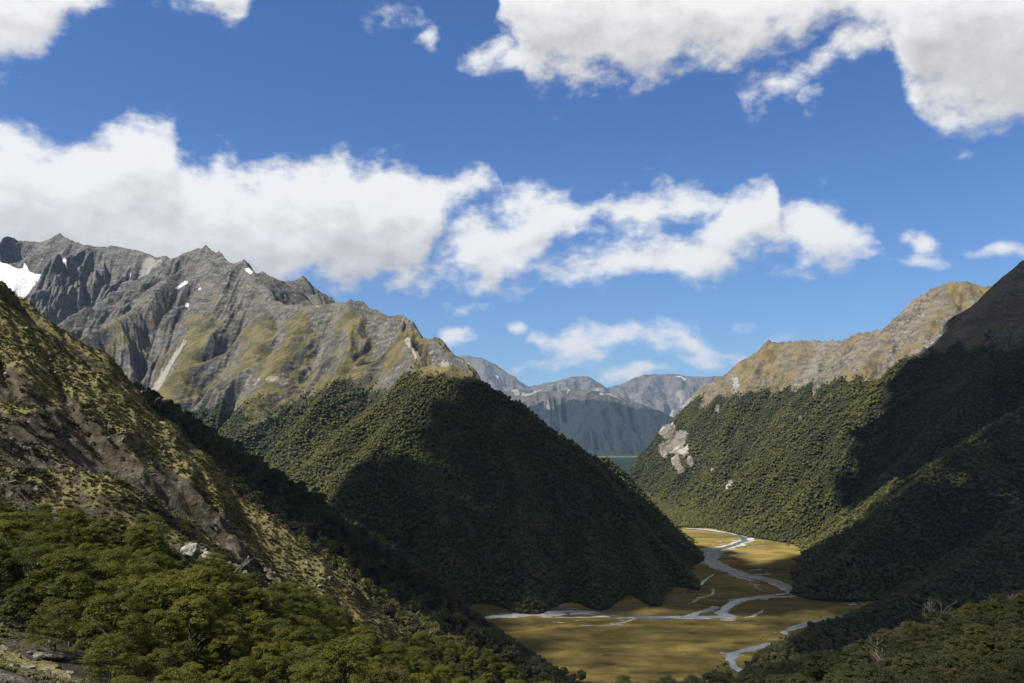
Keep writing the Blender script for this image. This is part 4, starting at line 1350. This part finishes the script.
BANKS = [  # px, top, bottom
    [(-200, 120, 330), (0, 128, 330), (25, 122, 330), (60, 136, 330), (90, 128, 330), (130, 126, 325), (165, 130, 320), (180, 152, 320), (200, 166, 315), (225, 152, 310), (260, 158, 305), (300, 158, 300),
     (340, 152, 298), (365, 170, 295), (400, 163, 290), (425, 163, 282), (445, 166, 222), (470, 172, 205), (488, 180, 192), (496, 190, 186)],
    [(408, 272, 262), (425, 252, 278), (445, 236, 284), (470, 212, 284), (490, 212, 285), (510, 200, 282), (530, 192, 275), (560, 188, 230), (590, 192, 228), (620, 188, 226), (650, 190, 224), (680, 182, 222), (710, 190, 215), (740, 208, 205)],
    [(500, 270, 262), (520, 255, 275), (560, 250, 278), (600, 238, 276), (640, 240, 278), (670, 232, 274), (700, 218, 272), (730, 190, 268), (750, 178, 262), (768, 180, 262), (780, 215, 262), (800, 210, 268), (820, 212, 270), (845, 222, 268), (865, 228, 262), (880, 240, 245)],
    [(480, -60, -70), (495, -60, 20), (520, -60, 60), (550, -60, 92), (580, -60, 84), (620, -60, 80), (660, -60, 74), (700, -60, 60), (730, -60, 48), (760, -60, 40), (800, -60, 30), (850, -60, 26), (880, -60, 30), (905, -60, 98), (920, -60, 122), (950, -60, 122), (985, -60, 126), (1010, -60, 138), (1060, -60, 150), (1200, -60, 160)],
    [(-200, -60, 60), (0, -60, 58), (20, -60, 62), (45, -60, 60), (70, -60, 42), (90, -60, 10), (110, -60, -6), (170, -60, -4), (215, -60, 4), (235, -60, 16), (248, -60, 0), (300, -60, -30)],
    [(528, 350, 344), (545, 340, 358), (570, 332, 358), (600, 334, 356), (620, 324, 352), (650, 316, 352), (680, 318, 354), (695, 332, 356), (715, 344, 358), (735, 350, 362), (755, 350, 366), (790, 350, 372), (830, 366, 366)],
    [(722, 92, 88), (735, 80, 108), (760, 66, 98), (790, 55, 92), (815, 46, 72), (850, 30, 70), (880, 38, 60), (895, 56, 50)],
]
WISPS = [(922, 240, 12, 7), (925, 262, 22, 6), (995, 243, 14, 6), (742, 329, 9, 5), (515, 333, 8, 5), (470, 310, 18, 7), (458, 340, 12, 8), (400, 14, 26, 9), (428, 30, 10, 6), (500, 60, 30, 14), (235, 8, 14, 9), (810, 90, 14, 14), (560, 366, 30, 5), (640, 372, 40, 4), (700, 362, 22, 8), (760, 352, 10, 5)]

dens = bpy.data.node_groups.new("cloud_density", 'ShaderNodeTree')
dens.interface.new_socket('Vector', in_out='INPUT', socket_type='NodeSocketVector')
dens.interface.new_socket('Density', in_out='OUTPUT', socket_type='NodeSocketFloat')
D = NT(dens); gi = D.n('NodeGroupInput'); go = D.n('NodeGroupOutput')
vin = gi.outputs[0]
w1 = D.n('ShaderNodeVectorMath', _operation='SUBTRACT'); D.put(w1.inputs[0], D.noise(vin, 9.0, 3, 0.5, out=1)); w1.inputs[1].default_value = (0.5, 0.5, 0.5)
w2 = D.n('ShaderNodeVectorMath', _operation='SCALE'); D.put(w2.inputs[0], w1.outputs[0]); w2.inputs['Scale'].default_value = 0.06
w3 = D.n('ShaderNodeVectorMath', _operation='ADD'); D.put(w3.inputs[0], vin); D.put(w3.inputs[1], w2.outputs[0])
sp = D.n('ShaderNodeSeparateXYZ'); D.put(sp.inputs[0], w3.outputs[0])
un = D.math('DIVIDE', D.math('ADD', sp.outputs[0], AZR), 2 * AZR)
el = sp.outputs[1]


def fcurve(pts):
    nd = dens.nodes.new('ShaderNodeFloatCurve'); D.put(nd.inputs['Value'], un)
    cv = nd.mapping.curves[0]
    pts = sorted(pts); pts = [(min(max(a, 0), 1), min(max(b, 0), 1)) for a, b in pts]
    cl = [pts[0]]
    for p in pts[1:]:
        if p[0] > cl[-1][0] + 1e-4: cl.append(p)
    cv.points[0].location = cl[0]; cv.points[-1].location = cl[-1]
    for p in cl[1:-1]: cv.points.new(*p)
    for p in cv.points: p.handle_type = 'AUTO_CLAMPED'
    nd.mapping.update()
    return D.math('MULTIPLY_ADD', nd.outputs[0], ELR, EL0)


field = None
for b in BANKS:
    tp, bt = [], []
    for (px, a, c) in b:
        az, e1 = azel(px, a); _, e2 = azel(px, c)
        tp.append(((az + AZR) / (2 * AZR), (e1 - EL0) / ELR)); bt.append(((az + AZR) / (2 * AZR), (e2 - EL0) / ELR))
    if b[0][0] > -100:      # close the bank at its left end
        az, e1 = azel(b[0][0] - 14, (b[0][1] + b[0][2]) / 2 + 30); tp.append(((az + AZR) / (2 * AZR), (e1 - EL0 - 0.03) / ELR)); bt.append(((az + AZR) / (2 * AZR), (e1 - EL0 + 0.03) / ELR))
    if b[-1][0] < 1100:
        az, e1 = azel(b[-1][0] + 14, (b[-1][1] + b[-1][2]) / 2 + 30); tp.append(((az + AZR) / (2 * AZR), (e1 - EL0 - 0.03) / ELR)); bt.append(((az + AZR) / (2 * AZR), (e1 - EL0 + 0.03) / ELR))
    T, B = fcurve(tp), fcurve(bt)
    v = D.math('MINIMUM', D.math('SUBTRACT', T, el), D.math('SUBTRACT', el, B))
    if b[0][0] == 528: v = D.math('MULTIPLY', v, 1.5)
    field = v if field is None else D.math('MAXIMUM', field, v)
for (px, py, rx, ry) in WISPS:
    az, e = azel(px, py)
    dx = D.math('MULTIPLY', D.math('SUBTRACT', sp.outputs[0], az), FPX / rx); dy = D.math('MULTIPLY', D.math('SUBTRACT', el, e), FPX / ry)
    rr = D.math('SQRT', D.math('ADD', D.math('MULTIPLY', dx, dx), D.math('MULTIPLY', dy, dy)))
    v = D.math('MINIMUM', D.math('MULTIPLY', D.math('SUBTRACT', 1.0, rr), ry / FPX * 3.0), 0.010)
    field = D.math('MAXIMUM', field, v)
field = D.math('MINIMUM', field, 0.055)
mp = D.mapping(vin, (1.0, 1.45, 1.0))
nA = D.noise(mp, 16.0, 7, 0.56, 2.1)
nB = D.noise(mp, 7.0, 3, 0.5)
amp = D.math('ADD', D.math('MULTIPLY', D.math('SUBTRACT', nA, 0.5), 0.14), D.math('MULTIPLY', D.math('SUBTRACT', nB, 0.5), 0.05))
D.put(go.inputs[0], D.math('ADD', field, amp))

tc = t.n('ShaderNodeTexCoord'); s3 = t.n('ShaderNodeSeparateXYZ'); t.put(s3.inputs[0], tc.outputs['Generated'])
az = t.math('ARCTAN2', s3.outputs[0], s3.outputs[1])
hyp = t.math('SQRT', t.math('ADD', t.math('MULTIPLY', s3.outputs[0], s3.outputs[0]), t.math('MULTIPLY', s3.outputs[1], s3.outputs[1])))
elv = t.math('ARCTAN2', s3.outputs[2], hyp)


def dgroup(dx, dy):
    cb = t.n('ShaderNodeCombineXYZ'); t.put(cb.inputs[0], t.math('ADD', az, dx)); t.put(cb.inputs[1], t.math('ADD', elv, dy))
    g = nt.nodes.new('ShaderNodeGroup'); g.node_tree = dens; t.put(g.inputs[0], cb.outputs[0])
    return g.outputs[0]


d0 = dgroup(0, 0); d1 = dgroup(-0.008, 0.012); d2 = dgroup(-0.012, 0.045)
alpha = t.ramp(d0, -0.013, 0.026)
lit = t.math('MULTIPLY', t.math('SUBTRACT', d0, d1), 16.0)
shade = t.ramp(d2, -0.02, 0.075)
v = t.math('ADD', t.math('SUBTRACT', 1.02, t.math('MULTIPLY', shade, 0.33)), t.math('MULTIPLY', lit, 0.22))
v = t.math('MAXIMUM', v, 0.48)
v = t.math('MINIMUM', v, 1.0)
cc = t.n('ShaderNodeCombineColor'); t.put(cc.inputs[0], v); t.put(cc.inputs[1], t.math('MULTIPLY', v, 0.992)); t.put(cc.inputs[2], t.math('MULTIPLY', v, 0.985))
EXPO = 0.52
k = 1.0 / SKY_STR / (2 ** EXPO)
vm = t.n('ShaderNodeVectorMath', _operation='SCALE'); t.put(vm.inputs[0], cc.outputs[0]); vm.inputs['Scale'].default_value = k
gn = t.n('ShaderNodeVectorMath', _operation='MULTIPLY'); t.put(gn.inputs[0], sky.outputs[0]); t.put(gn.inputs[1], t.mix(t.ramp(elv, 0.0, 0.42), (0.56, 0.68, 0.80), (0.43, 0.62, 0.90)))
mixc = t.mix(t.math('MULTIPLY', alpha, 0.97), gn.outputs[0], vm.outputs[0])
# grey cover added to the unseen sky to dim and neutralise ambient light
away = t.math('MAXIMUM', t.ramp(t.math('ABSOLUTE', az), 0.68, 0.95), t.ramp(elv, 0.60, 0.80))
ambient_cover = t.math('MULTIPLY', away, t.ramp(t.noise(tc.outputs['Generated'], 2.4, 6, 0.6, dist=0.5), 0.30, 0.42))
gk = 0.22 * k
mixc = t.mix(t.math('MULTIPLY', ambient_cover, 0.95), mixc, (gk, gk * 0.96, gk * 0.90))
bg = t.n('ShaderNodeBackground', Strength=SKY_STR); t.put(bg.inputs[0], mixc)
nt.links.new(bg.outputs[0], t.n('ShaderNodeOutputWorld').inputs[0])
world.cycles.sampling_method = 'MANUAL'; world.cycles.sample_map_resolution = 512

sl = bpy.data.lights.new("sun", 'SUN'); sl.energy = 5.0; sl.angle = R(0.5); sl.color = (1.0, 0.95, 0.86)
so = bpy.data.objects.new("sun", sl); COL.objects.link(so)
from mathutils import Vector
so.rotation_euler = Vector(SUN.tolist()).to_track_quat('Z', 'Y').to_euler()
so.location = (-200, -200, 600)

vs = scn.view_settings; vs.view_transform = 'Standard'; vs.look = 'None'; vs.exposure = EXPO; vs.gamma = 1; vs.use_curve_mapping = False
cy = scn.cycles
cy.max_bounces = 4; cy.diffuse_bounces = 2; cy.glossy_bounces = 2; cy.transmission_bounces = 2; cy.volume_bounces = 0; cy.transparent_max_bounces = 4
cy.use_denoising = True
cy.volume_max_steps = 32
